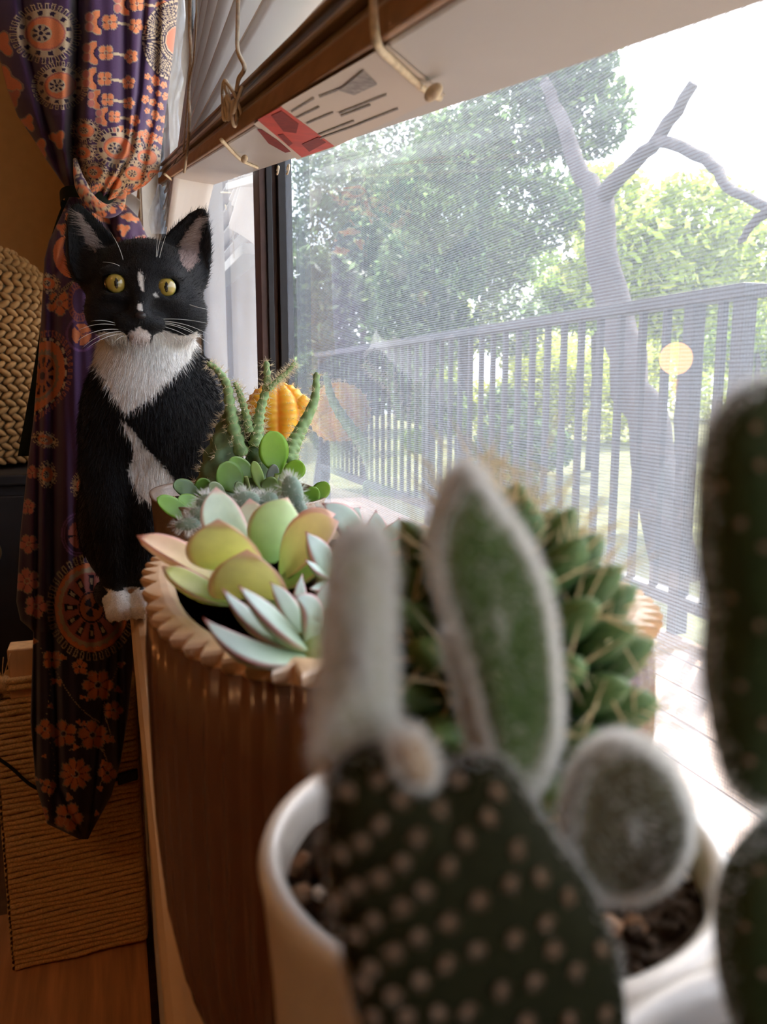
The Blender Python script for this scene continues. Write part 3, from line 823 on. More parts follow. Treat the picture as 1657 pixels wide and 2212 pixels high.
# swag of cloth looping over the tie
P = spline([at(162, 345, Y=.935), at(172, 390, Y=.915), at(192, 430, Y=.90), at(225, 455, Y=.905), at(252, 448, Y=.915), at(268, 415, Y=.93)], 60)
rr = np.interp(np.linspace(0, 1, 60), [0, .25, .6, .85, 1], [.002, .0065, .0070, .0062, .003]); nA = 24
V, Fc = tube(P, rr, nA)
px, py = proj(V); st = ((np.repeat(np.linspace(0, 20, 60), nA) + .6 * np.tile(np.cos(np.linspace(0, 6.28, nA)), 60)) % 1)
C = paint(px + 30, py - 40) * .9
obj('swag_fold', V, Fc, M_cloth, curtain, C)

M_ribbon = pbr('dark_green_ribbon', (.006, .012, .007), .7, .2, noise=.2, nscale=300)
rib = thing('tieback_ribbon', at(140, 435, Y=1.03), 'dark green ribbon tying the curtain, its tail hanging along the left edge', 'ribbon')
Lx = spline([(142, 425), (122, 475), (104, 540), (97, 610), (88, 700), (72, 800), (56, 890), (38, 985)], 40)
wd = np.interp(np.linspace(0, 1, 40), [0, .3, .6, 1], [16, 18, 30, 46])
m = MB(); V = []
for i in range(40):
    for dx, dy in ((0, 0), (wd[i], 0), (wd[i], .0015), (0, .0015)):
        V.append(at(Lx[i, 0] + dx, Lx[i, 1], Y=1.035 + dy))
m.add(V, [(i * 4 + j, i * 4 + (j + 1) % 4, i * 4 + 4 + (j + 1) % 4, i * 4 + 4 + j) for i in range(39) for j in range(4)] + [(3, 2, 1, 0), (156, 157, 158, 159)])
m.build('ribbon_tail', M_ribbon, rib)
a = np.linspace(0, 2 * np.pi, 40)
c0 = at(200, 436, Y=.99)
V = np.array([c0 + np.array([.034 * np.cos(t), .034 * np.sin(t), dz + .004 * np.sin(2 * t)]) for t in a for dz in (-.006, .006)])
obj('ribbon_band', V, [(2 * i, 2 * i + 1, 2 * i + 3, 2 * i + 2) for i in range(39)], M_ribbon, rib)

# ================================================================== left side of the room
M_weave = pbr('woven_water_hyacinth', (.34, .17, .058), .8, .2, noise=.25, nscale=60, bump=.3, bscale=300)
bc = np.array([-.275, 1.78, 0]); zb, zt = ZC - .144, ZC + .262
basket = thing('woven_basket', (bc[0], bc[1], zb), 'chunky braided natural fibre basket with rounded top behind the curtain', 'basket')
NR = 30
def brad(f): return .150 + .045 * math.sin(math.pi * min(f, .8) * .9) - (.085 * max(0, (f - .72) / .28) ** 2.2)
V = []; ring = 40
for i in range(NR + 1):
    f = i / NR
    for j in range(ring):
        t = 2 * math.pi * j / ring; R = brad(f) - .006
        V.append((bc[0] + R * math.cos(t), bc[1] + R * math.sin(t), zb + (zt - zb) * f))
Fc = [tuple(q) for q in grid_faces(NR + 1, ring, True)] + [tuple(range(ring))[::-1], tuple(NR * ring + j for j in range(ring))]
obj('liner', V, Fc, pbr('basket_inner', (.22, .14, .07), .9, .1), basket)
for i in range(NR):
    f = (i + .5) / NR; R = brad(f); z = zb + (zt - zb) * f; nb = int(2 * math.pi * R / .020); m = MB()
    for j in range(nb):
        t = 2 * math.pi * (j + .5 * (i % 2)) / nb
        if math.sin(t) > .55: continue
        er = np.array([math.cos(t), math.sin(t), 0]); et = np.array([-math.sin(t), math.cos(t), 0]); ez = np.array([0, 0, 1.0])
        tl = .55 if i % 2 else -.55
        ax = np.array([er, et * math.cos(tl) + ez * math.sin(tl), -et * math.sin(tl) + ez * math.cos(tl)])
        v, fc = ellipsoid(np.array([bc[0], bc[1], z]) + er * R, (.007, .0135, .0058), 6, 8, ax); m.add(v, fc)
    m.build('braid_row', M_weave, basket)

M_black = pbr('black_cabinet_wood', (.012, .009, .008), .45, .35, noise=.3, nscale=20)
cab = thing('black_cabinet', (-.5, 1.75, 0), 'black low cabinet carrying the woven basket', 'cabinet')
bevel(MB().box(-.95, -.075, 1.55, 2.05, .02, .628).build('body', M_black, cab, False), .004)
bevel(MB().box(-.97, -.055, 1.53, 2.07, .6285, .6475).build('cabinet_top', M_black, cab, False), .003)
d = bevel(MB().box(-.50, -.09, 1.535, 1.549, .06, .61).build('cabinet_door', M_black, cab, False), .003)
V, Fc = ellipsoid((-.222, 1.515, .515), (.028, .018, .028), 12, 18)
obj('knob', V, Fc, pbr('brass_brown', (.24, .12, .04), .35, .5, metal=.4), d)
for x in (-.93, -.10):
    for y in (1.57, 2.02):
        bevel(MB().box(x - .02, x + .02, y - .015, y + .015, 0, .0195).build('foot', M_black, cab, False), .002)

# rope-wrapped scratching board
M_pine = pbr('pine_wood', (.66, .36, .16), .6, .3, noise=.22, nscale=9, stretch=(9, 9, .8), bump=.1, bscale=40)
M_pine2 = pbr('pine_board', (.58, .27, .12), .6, .3, noise=.28, nscale=9, stretch=(10, .7, 10))
M_rope = pbr('sisal_rope', (.72, .44, .19), .9, .1, noise=.3, nscale=500, bump=.6, bscale=900)
scr = thing('scratching_board', (-.07, 1.08, 0), 'pine cat scratching board wrapped in sisal rope under the curtain', 'scratching board')
SY = 1.085
bevel(MB().box(-.140, -.096, SY - .015, SY + .020, .03, ZC - .328).build('post', M_pine, scr, False), .002)
bevel(MB().box(-.030, .006, SY - .015, SY + .020, .03, ZC - .45).build('post', M_pine, scr, False), .002)
bevel(MB().box(-.34, .010, .80, 1.20, 0, .029)  .build('base_board', M_pine2, scr, False), .003)
zr = .034; k = 0
while zr < ZC - .395:
    m = MB(); n = 46; R = .0038
    u = np.linspace(0, 1, n); xa, xb = -.158, .008
    x = xa + (xb - xa) * u
    z = zr + .006 * u + .0006 * np.sin(u * 9 + k * 1.7) + .0004 * np.sin(u * 23 + k * 3.1)
    yf = SY - .0195 + .0012 * np.sin(u * 11 + k)
    P = np.stack([x, yf, z], 1)
    back = np.stack([x[::-1], np.full(n, SY + .0245), z[::-1]], 1)
    loop = np.vstack([P, [[xb + .003, SY, z[-1]]], back, [[xa - .003, SY, z[0]]], P[:1]])
    rr = R * (1 + .10 * np.sin(np.arange(len(loop)) * 1.9))
    m.tube(loop, rr, 6, False)
    m.build('rope_turn', M_rope, scr); zr += .0074; k += 1
for zz in (ZC - .367, ZC - .376):
    a = np.linspace(0, 2 * np.pi, 24)
    P = [(-.118 + .027 * np.sign(np.cos(t)) * abs(np.cos(t)) ** .5, SY + .0025 + .023 * np.sign(np.sin(t)) * abs(np.sin(t)) ** .5, zz + .002 * np.cos(t)) for t in a]
    V, Fc = tube(P, .0045, 7); obj('rope_knot', V, Fc, M_rope, scr)
V, Fc = ellipsoid((-.146, SY - .014, ZC - .372), (.010, .008, .012), 10, 12); obj('rope_knot', V, Fc, M_rope, scr)
ro = [spline([(-.147, SY - .016, ZC - .365), (-.150 + i * .004, SY - .018, ZC - .352), (-.152 + i * .008, SY - .017, ZC - .340 + .004 * i)], 8) for i in range(3)]
m = MB()
for p in ro: m.tube(p, .0006, 4)
m.build('frayed_end', M_rope, scr)

cable = [at(-40, 1615, Y=1.05), at(20, 1655, Y=1.048), at(78, 1702, Y=1.045), at(150, 1712, Y=1.05), at(258, 1682, Y=1.055)]
V, Fc = tube(spline(cable, 40), .0022, 8)
tag(obj('power_cable', V, Fc, pbr('black_rubber', (.01, .01, .01), .6, .3)), 'thin black cable sagging across the scratching board', 'cable')
c = at(276, 1678, Y=1.055)
V = MB().obox(c, np.array([.013, 0, .002]), np.array([0, .004, 0]), np.array([0, 0, .0075]))
o = bevel(V.build('cable_plug', pbr('black_plastic', (.008, .008, .009), .5, .4), None, False), .002)
tag(o, 'small black plug at the end of the cable right of the curtain tail', 'plug')

# ------------------------------------------------------------------ lamps
side = thing('side_table', (-1.70, 2.54, 0), 'round dark side table by the far wall', 'table')
prof = lambda P, c, n=32: ([(c[0] + r * math.cos(2 * math.pi * j / n), c[1] + r * math.sin(2 * math.pi * j / n), z) for r, z in P for j in range(n)],
                           [tuple(q) for q in grid_faces(len(P), n, True)] + [tuple(range(n))[::-1], tuple((len(P) - 1) * n + j for j in range(n))])
V, Fc = prof([(.24, .60), (.25, .605), (.25, .62), (.24, .625)], (-1.70, 2.54)); obj('table_top', V, Fc, M_black, side)
V, Fc = prof([(.15, 0), (.15, .015), (.03, .03), (.02, .1), (.02, .598)], (-1.70, 2.54)); obj('pedestal', V, Fc, M_black, side)
lamp = thing('table_lamp', (-1.70, 2.54, .626), 'warm glowing globe lamp on the side table, mirrored as an orange spot in the glass', 'lamp')
V, Fc = prof([(.06, .627), (.06, .64), (.02, .66), (.018, .83)], (-1.70, 2.54)); obj('lamp_base', V, Fc, pbr('lamp_brass', (.5, .3, .1), .3, .5, metal=.8), lamp)
V, Fc = ellipsoid((-1.70, 2.54, ZC + .105), (.060, .060, .060), 24, 32)
obj('lamp_shade', V, Fc, pbr('lamp_glow', (.9, .6, .3), .5, .3, emis=(1.0, .36, .09, 14.0)), lamp)
ceil_l = thing('ceiling_lamp', (-1.35, -.55, 2.25), 'round frosted ceiling lamp in the middle of the room', 'lamp')
V, Fc = prof([(.06, CEIL - .001), (.06, CEIL - .04), (.02, CEIL - .05)], (-1.35, -.55)); obj('canopy', V, Fc, M_white, ceil_l)
V, Fc = ellipsoid((-1.35, -.55, CEIL - .13), (.17, .17, .085), 20, 32)
obj('lamp_shade', V, Fc, pbr('ceiling_glow', (.9, .7, .5), .5, .3, emis=(1.0, .52, .22, 6.5)), ceil_l)
# ================================================================== pots
M_glaze = pbr('white_glazed_ceramic', (.78, .70, .64), .22, .5, coat=.4, noise=.05, nscale=30)
M_brownglaze = pbr('brown_glaze', (.20, .085, .05), .25, .5, coat=.5, noise=.15, nscale=20, stretch=(6, 6, .6))
M_rimglaze = pbr('cream_rim_glaze', (.78, .52, .32), .35, .5, coat=.2, noise=.15, nscale=120)
M_glaze2 = pbr('matte_white_ceramic', (.82, .75, .69), .30, .5, coat=.3, noise=.03, nscale=30)
M_brownpl = pbr('brown_glitter_pot', (.26, .17, .12), .35, .5, noise=.3, nscale=700)
M_soil = pbr('dark_potting_soil', (.045, .028, .018), .95, .1, noise=.6, nscale=300, bump=1.0, bscale=500)
M_perl = pbr('perlite', (.80, .78, .76), .8, .2)
M_bark2 = pbr('bark_chip', (.30, .17, .10), .9, .1, noise=.4, nscale=200)

def ring_pt(cx, cy, a, b, t, p=2.0, flute=0.0, nf=0):
    c, s = math.cos(t), math.sin(t)
    k = 1 + flute * (abs(((nf * t / math.pi) % 2) - 1) * 2 - 1)
    return cx + a * k * math.copysign(abs(c) ** (2 / p), c), cy + b * k * math.copysign(abs(s) ** (2 / p), s)

def lathe_pot(name, parent, mat, cx, cy, prof, p=2.0, n=96, nf=0, smooth=True):
    """prof: list of (radius a, radius b, z, flute amplitude)"""
    V = []
    for a, b, z, fl in prof:
        for j in range(n):
            x, y = ring_pt(cx, cy, a, b, 2 * math.pi * j / n, p, fl, nf); V.append((x, y, z))
    Fc = np.array(grid_faces(len(prof), n, True))
    F2 = [tuple(q) for q in Fc] + [tuple(range(n))[::-1], tuple((len(prof) - 1) * n + j for j in range(n))]
    return obj(name, V, F2, mat, parent, smooth=smooth)

def soil_disc(parent, cx, cy, a, b, z, p=2.0, seed=1, bits=60, perl=12, lump=.002):
    r_ = np.random.default_rng(seed); V = [(cx, cy, z + lump)]; nr, n = 14, 48
    for i in range(1, nr + 1):
        for j in range(n):
            x, y = ring_pt(cx, cy, a * i / nr, b * i / nr, 2 * math.pi * j / n, p)
            V.append((x, y, z + (r_.uniform(-1, 1) * lump if i < nr else -.001)))
    Fc = [(0, 1 + j, 1 + (j + 1) % n) for j in range(n)]
    for i in range(nr - 1):
        Fc += [(1 + i * n + j, 1 + (i + 1) * n + j, 1 + (i + 1) * n + (j + 1) % n, 1 + i * n + (j + 1) % n) for j in range(n)]
    so = obj('soil', V, Fc, M_soil, parent, smooth=False)
    for nm, cnt, mat, s0, s1 in (('soil_crumb', bits, M_soil, .0009, .0026), ('bark_chip', bits // 4, M_bark2, .0010, .0028), ('perlite', perl, M_perl, .0007, .0016)):
        m = MB()
        for _ in range(cnt):
            t, q = r_.uniform(0, 2 * math.pi), math.sqrt(r_.uniform(0, .9))
            x, y = ring_pt(cx, cy, a * q, b * q, t, p); s = r_.uniform(s0, s1)
            ax = np.linalg.qr(r_.normal(size=(3, 3)))[0]
            v, fc = ellipsoid((x, y, z + s * .4), (s, s * r_.uniform(.4, 1), s * r_.uniform(.4, .9)), 4, 6, ax); m.add(v, fc)
        o = m.build(nm, mat, so, smooth=False); o['kind'] = 'stuff'
    return so

# oval fluted planter
P1 = (.080, .245, .0735, .094); RIM1 = ZC - .0605
trough = thing('fluted_planter', (P1[0], P1[1], .6), 'large glossy brown fluted oval planter with scalloped cream rim', 'planter')
a, b = P1[2], P1[3]
pr = []
for f, z, fl in [(.55, .6002, 0), (.74, .6003, .002), (.79, .603, .004), (.86, .612, .008), (.925, .628, .011), (.965, .645, .011), (.985, .665, .010), (.99, .69, .009), (.992, .715, .009), (.972, RIM1 - .0042, .010),
                 (.975, RIM1 - .0030, .026), (.978, RIM1 - .0010, .032), (.970, RIM1, .030), (.950, RIM1 + .0002, .012), (.930, RIM1 + .0003, 0), (.90, RIM1, 0), (.872, RIM1 - .0012, 0), (.862, RIM1 - .004, 0), (.855, RIM1 - .012, 0), (.85, RIM1 - .02, 0)]:
    pr.append((a * f, b * f, z, fl))
lathe_pot('pot_body', trough, M_brownglaze, P1[0], P1[1], pr[:10], 2.7, 480, 60)
lathe_pot('pot_rim', trough, M_rimglaze, P1[0], P1[1], pr[9:], 2.7, 480, 60, smooth=False)
soil_disc(trough, P1[0], P1[1], a * .86, b * .86, RIM1 - .014, 2.7, 2, 160, 20)

# small white pot with the knobbly cactus
P3 = (.0550, .1085, .0375); RIM3 = ZC - .0720
pot3 = thing('white_pot', (P3[0], P3[1], .6), 'small smooth white pot holding the knobbly cactus, left rim and soil showing', 'flower pot')
pr = []
for r, z in [(.018, .6002), (.026, .6003), (.0285, .603), (.031, .625), (.0335, .66), (.0355, RIM3 - .020), (.0362, RIM3 - .012), (.0368, RIM3 - .005), (.0374, RIM3 - .0015), (.0368, RIM3), (.0350, RIM3 + .0003), (.0336, RIM3 - .001), (.0330, RIM3 - .006), (.0325, RIM3 - .012)]:
    pr.append((r, r, z, 0))
lathe_pot('pot_body', pot3, M_glaze2, P3[0], P3[1], pr, 2.0, 96)
soil_disc(pot3, P3[0], P3[1], .0332, .0332, RIM3 - .006, 2.0, 5, 240, 24, .0012)

# nearest pot, mostly below the frame
P4 = (.064, .020, .0475); RIM4 = ZC - .066
pot4 = thing('white_pot', (P4[0], P4[1], .6), 'white pot at the bottom edge under the spotted pad cactus', 'flower pot')
pr = []
for r, z in [(.02, .6002), (.034, .6003), (.037, .603), (.040, .63), (.0435, .68), (.0460, RIM4 - .006), (.0472, RIM4 - .0015), (.0468, RIM4), (.0450, RIM4), (.0438, RIM4 - .002), (.0430, RIM4 - .010)]:
    pr.append((r, r, z, 0))
lathe_pot('pot_body', pot4, M_glaze2, P4[0], P4[1], pr, 2.0, 96)
soil_disc(pot4, P4[0], P4[1], .0434, .0434, RIM4 - .004, 2.0, 6, 200, 40, .0012)

# brown pot at the back
P2 = (.088, .612, .064, .086); RIM2 = ZC - .0795
pot2 = thing('brown_pot', (P2[0], P2[1], .6), 'brown speckled oval pot beside the cat holding jade plant and cacti', 'flower pot')
pr = []
for f, z in [(.5, .6002), (.80, .6003), (.83, .603), (.90, .65), (.96, .69), (.985, RIM2 - .003), (1.0, RIM2 - .001), (1.0, RIM2), (.97, RIM2), (.96, RIM2 - .003), (.95, RIM2 - .012)]:
    pr.append((P2[2] * f, P2[3] * f, z, 0))
lathe_pot('pot_body', pot2, M_brownpl, P2[0], P2[1], pr, 2.6, 120)
soil_disc(pot2, P2[0], P2[1], P2[2] * .955, P2[3] * .955, RIM2 - .010, 2.6, 9, 90, 10)

# ================================================================== leaf builder
def leaf(base, ctrl, tip, width, thick, hint, cup=.25, shape='obovate', nu=22, nv=9, mucro=.0, curl=0.0):
    u = np.linspace(0, 1, nu)
    S = bez(base, ctrl, tip, nu); T = unit(np.gradient(S, axis=0))
    if hint is None: side = unit(CR - T * (T @ CR)[:, None])
    else: side = unit(np.cross(T, np.asarray(hint, float)))
    Nn = np.cross(side, T)
    if shape == 'obovate':
        w = np.where(u < .66, .30 + .70 * np.sin(np.pi / 2 * np.clip(u / .66, 0, 1)) ** 1.4, np.sqrt(np.clip(1 - ((u - .66) / .34) ** 2.2, 0, 1)))
    elif shape == 'blunt':
        w = np.where(u < .58, .32 + .68 * np.sin(np.pi / 2 * np.clip(u / .58, 0, 1)), np.sqrt(np.clip(1 - ((u - .58) / .42) ** 2.3, 0, 1)))
    elif shape == 'round':
        w = np.where(u < .55, .18 + .82 * np.sin(np.pi / 2 * np.clip(u / .55, 0, 1)), np.sqrt(np.clip(1 - ((u - .55) / .45) ** 2, 0, 1)))
    else:
        w = np.where(u < .45, .45 + .55 * np.sin(np.pi / 2 * u / .45), np.cos(np.pi / 2 * np.clip((u - .45) / .55, 0, 1)) ** .75)
    w = np.maximum(w, .02) * width * .5
    v = np.linspace(-1, 1, nv)
    th = thick * (.55 + .45 * np.sin(np.pi * np.clip(u, .05, 1)))
    th = np.minimum(th, w * 1.2)
    rows, UU, VV = [], [], []
    for i in range(nu):
        o = cup * w[i] * v * v + curl * w[i] * v
        top = S[i] + side[i] * (w[i] * v)[:, None] + Nn[i] * (o + th[i] * .35 * np.sqrt(1 - v * v * .98))[:, None]
        bot = S[i] + side[i] * (w[i] * v)[:, None] + Nn[i] * (o - th[i] * .65 * np.sqrt(1 - v * v * .98))[:, None]
        rows.append(np.vstack([top, bot[::-1][1:-1]])); UU.append(np.full(2 * nv - 2, u[i])); VV.append(np.concatenate([v, v[::-1][1:-1]]))
    n = 2 * nv - 2
    V = np.concatenate(rows); Fc = [tuple(q) for q in grid_faces(nu, n, True)]
    Fc.append(tuple(range(n))[::-1]); Fc.append(tuple((nu - 1) * n + j for j in range(n)))
    UU, VV = np.concatenate(UU), np.concatenate(VV)
    if mucro:
        V = np.vstack([V, tip + T[-1] * mucro]); k = len(V) - 1
        Fc += [((nu - 2) * n + j, (nu - 2) * n + (j + 1) % n, k) for j in range(n)]
        UU = np.append(UU, 1.1); VV = np.append(VV, 0)
    return V, Fc, UU, VV

def mixc(a, b, f):
    f = np.clip(f, 0, 1)[:, None]; return np.asarray(a) * (1 - f) + np.asarray(b) * f
def rosecol(U, Vv, base, mid, edge, e0=.72):
    c = mixc(base, mid, U * 1.2)
    e = np.maximum(np.abs(Vv) ** 5 * .9, (U - .93) / .07)
    return mixc(c, edge, np.clip((e - e0 + .25) / .3, 0, 1) * np.clip(U * 2.0 - .2, 0, 1))

M_pale = pbr('pale_rosette_leaf', attr=True, rough=.42, spec=.4, transl=.45, noise=.05, nscale=300)
M_blue = pbr('blue_green_leaf', attr=True, rough=.45, spec=.4, transl=.22, noise=.05, nscale=300)
M_jade = pbr('jade_leaf', attr=True, rough=.30, spec=.5, transl=.40, noise=.05, nscale=200)
M_stem = pbr('succulent_stem', (.22, .26, .08), .7, .2, noise=.2, nscale=200)
M_fuzz = pbr('white_fuzz', (.80, .80, .77), .7, .2, transl=.5)
UPH = np.array([0, 0, 1.0])
def A3(t): return at(t[0], t[1], Y=t[2])

# ---- pale yellow-green rosette with pink edges
ros = thing('pale_rosette_succulent', at(575, 1290, Y=.235), 'pale yellow-green rosette succulent with pink leaf edges at the planter left', 'succulent')
G1, G2, PK = (.40, .55, .20), (.74, .66, .16), (.80, .42, .38)
G3 = (.58, .70, .38)
LV = [  # base, ctrl, tip, width px, hint, cup, colours
    ((545, 1215, .243), (470, 1160, .262), (467, 1062, .262), 92, (.2, -1, .3), .25, (.62, .74, .55), (.70, .80, .62)),
    ((560, 1205, .250), (545, 1150, .268), (540, 1086, .268), 80, (0, -1, .2), .2, (.45, .55, .35), (.60, .55, .38)),
    ((575, 1215, .238), (585, 1150, .238), (618, 1082, .246), 112, (-.2, -1, .3), -.3, (.36, .56, .16), (.62, .74, .38)),
    ((620, 1225, .245), (650, 1120, .258), (716, 1112, .258), 70, (-.1, -.6, 1), .2, (.45, .45, .16), (.68, .42, .26)),
    ((510, 1275, .232), (420, 1235, .236), (305, 1163, .240), 92, (.35, -.35, 1), .45, (.60, .62, .22), (.78, .55, .34)),
    ((528, 1228, .230), (482, 1222, .205), (472, 1132, .200), 146, None, .16, (.62, .74, .26), (.86, .84, .36)),  # lightened colours stand in for light coming through the leaf
    ((612, 1245, .232), (640, 1175, .222), (722, 1132, .218), 118, (-.3, -.7, .8), .3, (.52, .64, .24), (.84, .68, .38)),
    ((600, 1262, .230), (640, 1245, .222), (690, 1218, .218), 66, (-.2, -.8, .8), .2, (.30, .48, .12), (.45, .58, .20)),
    ((510, 1300, .226), (430, 1290, .220), (358, 1230, .222), 66, (.3, -.6, 1), .3, (.34, .46, .10), (.56, .58, .12)),
    ((550, 1280, .226), (535, 1310, .200), (534, 1198, .194), 156, None, .14, (.66, .74, .26), (.90, .82, .38)),  # front leaf: backlit glow painted into its pale colours
]
for bse, ctl, tp, wpx, hint, cup, c1, c2 in LV:
    B_, C_, T_ = A3(bse), A3(ctl), A3(tp); sc = .5 * (bse[2] + tp[2]) / .93 / FPX
    V, Fc, U, Vv = leaf(B_, C_, T_, wpx * sc, .0035, hint, cup, 'blunt', 26, 11, mucro=.0016)
    obj('leaf', V, Fc, M_pale, ros, np.clip(rosecol(U, Vv, c1, c2, PK, .78) * 1.12 + np.array([.07, .09, .11]), 0, .95))
V, Fc = tube(bez(at(575, 1345, Y=.232), at(575, 1300, Y=.232), at(570, 1225, Y=.238), 8), [.005, .005, .006, .006, .006, .005, .004, .002], 10); obj('stem', V, Fc, M_stem, ros)

# ---- blue-green rosettes with pink tips
def small_rosette(loc, label, rows, th=.0058, grp='pink-tipped rosettes in the planter'):
    t = thing('pink_tipped_succulent', A3(loc), label, 'succulent', grp)
    for bse, ctl, tp, wpx, hint in rows:
        sc = .5 * (bse[2] + tp[2]) / .93 / FPX
        V, Fc, U, Vv = leaf(A3(bse), A3(ctl), A3(tp), wpx * sc, th, np.array(hint, float), .25, 'lance', 20, 9, mucro=.0012)
        c = rosecol(U, Vv, (.40, .55, .30), (.66, .78, .72), (.84, .30, .34), .86)
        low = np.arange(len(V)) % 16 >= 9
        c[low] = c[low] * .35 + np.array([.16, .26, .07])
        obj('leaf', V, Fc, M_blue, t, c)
    b = A3(loc); V, Fc = tube(np.array([b + [0, 0, -.012], b, b + [0, 0, .004]]), [.004, .004, .003], 8); obj('stem', V, Fc, M_stem, t)
    return t
c0 = (662, 1402, .178)
small_rosette(c0, 'blue-green rosette with pink tips at the planter front, long leaves to the left', [
    (c0, (560, 1385, .172), (484, 1277, .172), 50, (.1, -.8, 1)), (c0, (600, 1360, .166), (520, 1271, .164), 62, (.2, -.8, 1)),
    ((655, 1415, .176), (540, 1450, .160), (446, 1342, .164), 64, (.1, -.7, 1)),
    (c0, (620, 1300, .182), (588, 1263, .186), 46, (.3, -1, .6)), (c0, (640, 1300, .190), (652, 1247, .194), 34, (0, -1, .4)),
    (c0, (700, 1290, .186), (706, 1262, .188), 44, (0, -1, .3)), (c0, (720, 1340, .180), (735, 1290, .18), 40, (-.3, -1, .4)), ((660, 1410, .176), (600, 1440, .168), (520, 1425, .166), 30, (.1, -.5, 1)),
    (c0, (690, 1300, .172), (640, 1290, .168), 56, (.4, -1, .2))])
c0 = (712, 1250, .215)
small_rosette(c0, 'small blue-green rosette right of the pale one, half behind the white finger pad', [
    (c0, (690, 1200, .208), (664, 1154, .208), 58, (.3, -1, .5)), (c0, (690, 1240, .204), (663, 1212, .203), 26, (.1, -.8, .8)), (c0, (735, 1200, .214), (728, 1168, .216), 40, (0, -1, .3)), (c0, (760, 1220, .216), (780, 1180, .218), 40, (-.2, -1, .4)), (c0, (700, 1275, .205), (672, 1272, .202), 28, (0, -.6, 1))])
c0 = (800, 1190, .268)
small_rosette(c0, 'green pointed succulent by the glass, right of the rosettes', [
    ((760, 1175, .27), (760, 1120, .268), (700, 1090, .268), 62, (.2, -1, .3)), ((770, 1165, .29), (760, 1110, .30), (776, 1098, .30), 34, (-.2, -1, .5)), (c0, (815, 1150, .262), (812, 1107, .265), 56, (0, -1, .2)), (c0, (850, 1160, .26), (862, 1122, .262), 40, (-.2, -1, .3)), (c0, (775, 1165, .26), (752, 1140, .262), 34, (.2, -1, .4)), (c0, (870, 1200, .256), (905, 1150, .256), 44, (-.3, -1, .4))])

# ---- fuzzy-leaved succulent at the planter's far end
fz = thing('fuzzy_succulent', at(520, 1120, Y=.318), 'silvery fuzzy-leaved succulent behind the pale rosette', 'succulent')
for x, y, a_, b_, rot in [(448, 1082, 24, 14, .3), (432, 1112, 22, 13, -.3), (405, 1132, 26, 13, .1), (530, 1080, 30, 18, .1), (575, 1084, 26, 18, .5), (486, 1100, 22, 14, 0), (632, 1062, 22, 34, .2), (645, 1100, 18, 24, .2), (612, 1092, 22, 16, -.3), (690, 1110, 22, 14, .3)]:
    c = at(x, y, Y=.318); s = .318 / .93 / FPX
    ax = np.array([np.cos(rot) * CR + np.sin(rot) * UPH, np.array([0, 1.0, 0]), -np.sin(rot) * CR + np.cos(rot) * UPH])
    V, Fc = ellipsoid(c, (a_ * s, min(a_, b_) * s * .8, b_ * s), 14, 20, ax)
    o = obj('leaf', V, Fc, M_blue, fz, np.broadcast_to(np.array([.36, .48, .38]), (len(V), 3)))
    n = 260; k = rng.integers(0, len(V), n); Nn = unit(V[k] - c)
    strands('leaf_hair', V[k], Nn + rng.normal(size=(n, 3)) * .35, rng.uniform(.002, .004, n), .00009, None, M_fuzz, o)
for x in (450, 540, 635):
    V, Fc = tube(bez(at(x + (540 - x) * .4, 1160, Y=.318), at(x, 1140, Y=.318), at(x, 1095, Y=.318), 8), .0022, 7); obj('stem', V, Fc, M_stem, fz)

# ---- jade plant in the brown pot
jade = thing('jade_plant', at(560, 1110, Y=.575), 'bright green jade plant with rounded leaves in the brown pot', 'jade plant')
for x, y, L_, w_, ang, Yd, c in [(497, 1034, 76, 62, 2.2, .560, (.20, .42, .08)), (522, 1012, 66, 40, 2.6, .575, (.24, .50, .09)), (592, 978, 96, 66, 1.75, .565, (.28, .62, .06)), (637, 1018, 52, 46, 1.2, .560, (.30, .64, .08)), (558, 1030, 72, 26, 1.9, .555, (.26, .46, .10)), (583, 1050, 40, 38, 1.3, .555, (.22, .38, .12)),
                               (402, 1056, 60, 36, 2.8, .560, (.16, .30, .10)), (437, 1056, 44, 42, 1.9, .565, (.24, .50, .09)), (380, 1100, 96, 38, 2.6, .545, (.22, .52, .06)), (412, 1086, 60, 32, 2.9, .55, (.24, .54, .08)), (672, 1075, 50, 40, 1.2, .55, (.20, .48, .06)), (694, 1062, 48, 38, .9, .56, (.28, .58, .10)), (590, 1030, 54, 28, 1.5, .565, (.30, .40, .34)), (470, 1062, 50, 30, 2.4, .55, (.28, .40, .20)), (520, 1062, 44, 26, 2.0, .55, (.22, .36, .16))]:
    dx, dy = math.cos(ang), -math.sin(ang); h = L_ / 2; s = Yd / .94 / FPX
    B_ = at(x - dx * h, y - dy * h, Y=Yd); T_ = at(x + dx * h, y + dy * h, Y=Yd - .004); C_ = (B_ + T_) / 2 + np.array([0, .006, 0])
    V, Fc, U, Vv = leaf(B_, C_, T_, w_ * s, .0032, np.array([.1, -1, .25]), .15, 'round', 20, 9)
    obj('leaf', V, Fc, M_jade, jade, mixc(np.array(c) * [.8, .66, .7], np.array(c) * [1.05, .86, .9], U))
for p in [[(560, 1125), (575, 1080), (598, 1025)], [(545, 1125), (540, 1075), (530, 1030)], [(575, 1125), (610, 1080), (632, 1040)], [(520, 1125), (460, 1095), (425, 1075)], [(590, 1125), (640, 1110), (668, 1092)]]:
    V, Fc = tube(bez(at(*p[0], Y=.572), at(*p[1], Y=.570), at(*p[2], Y=.565), 8), [.003, .003, .0028, .0026, .0024, .0022, .002, .0018], 8); obj('stem', V, Fc, M_stem, jade)

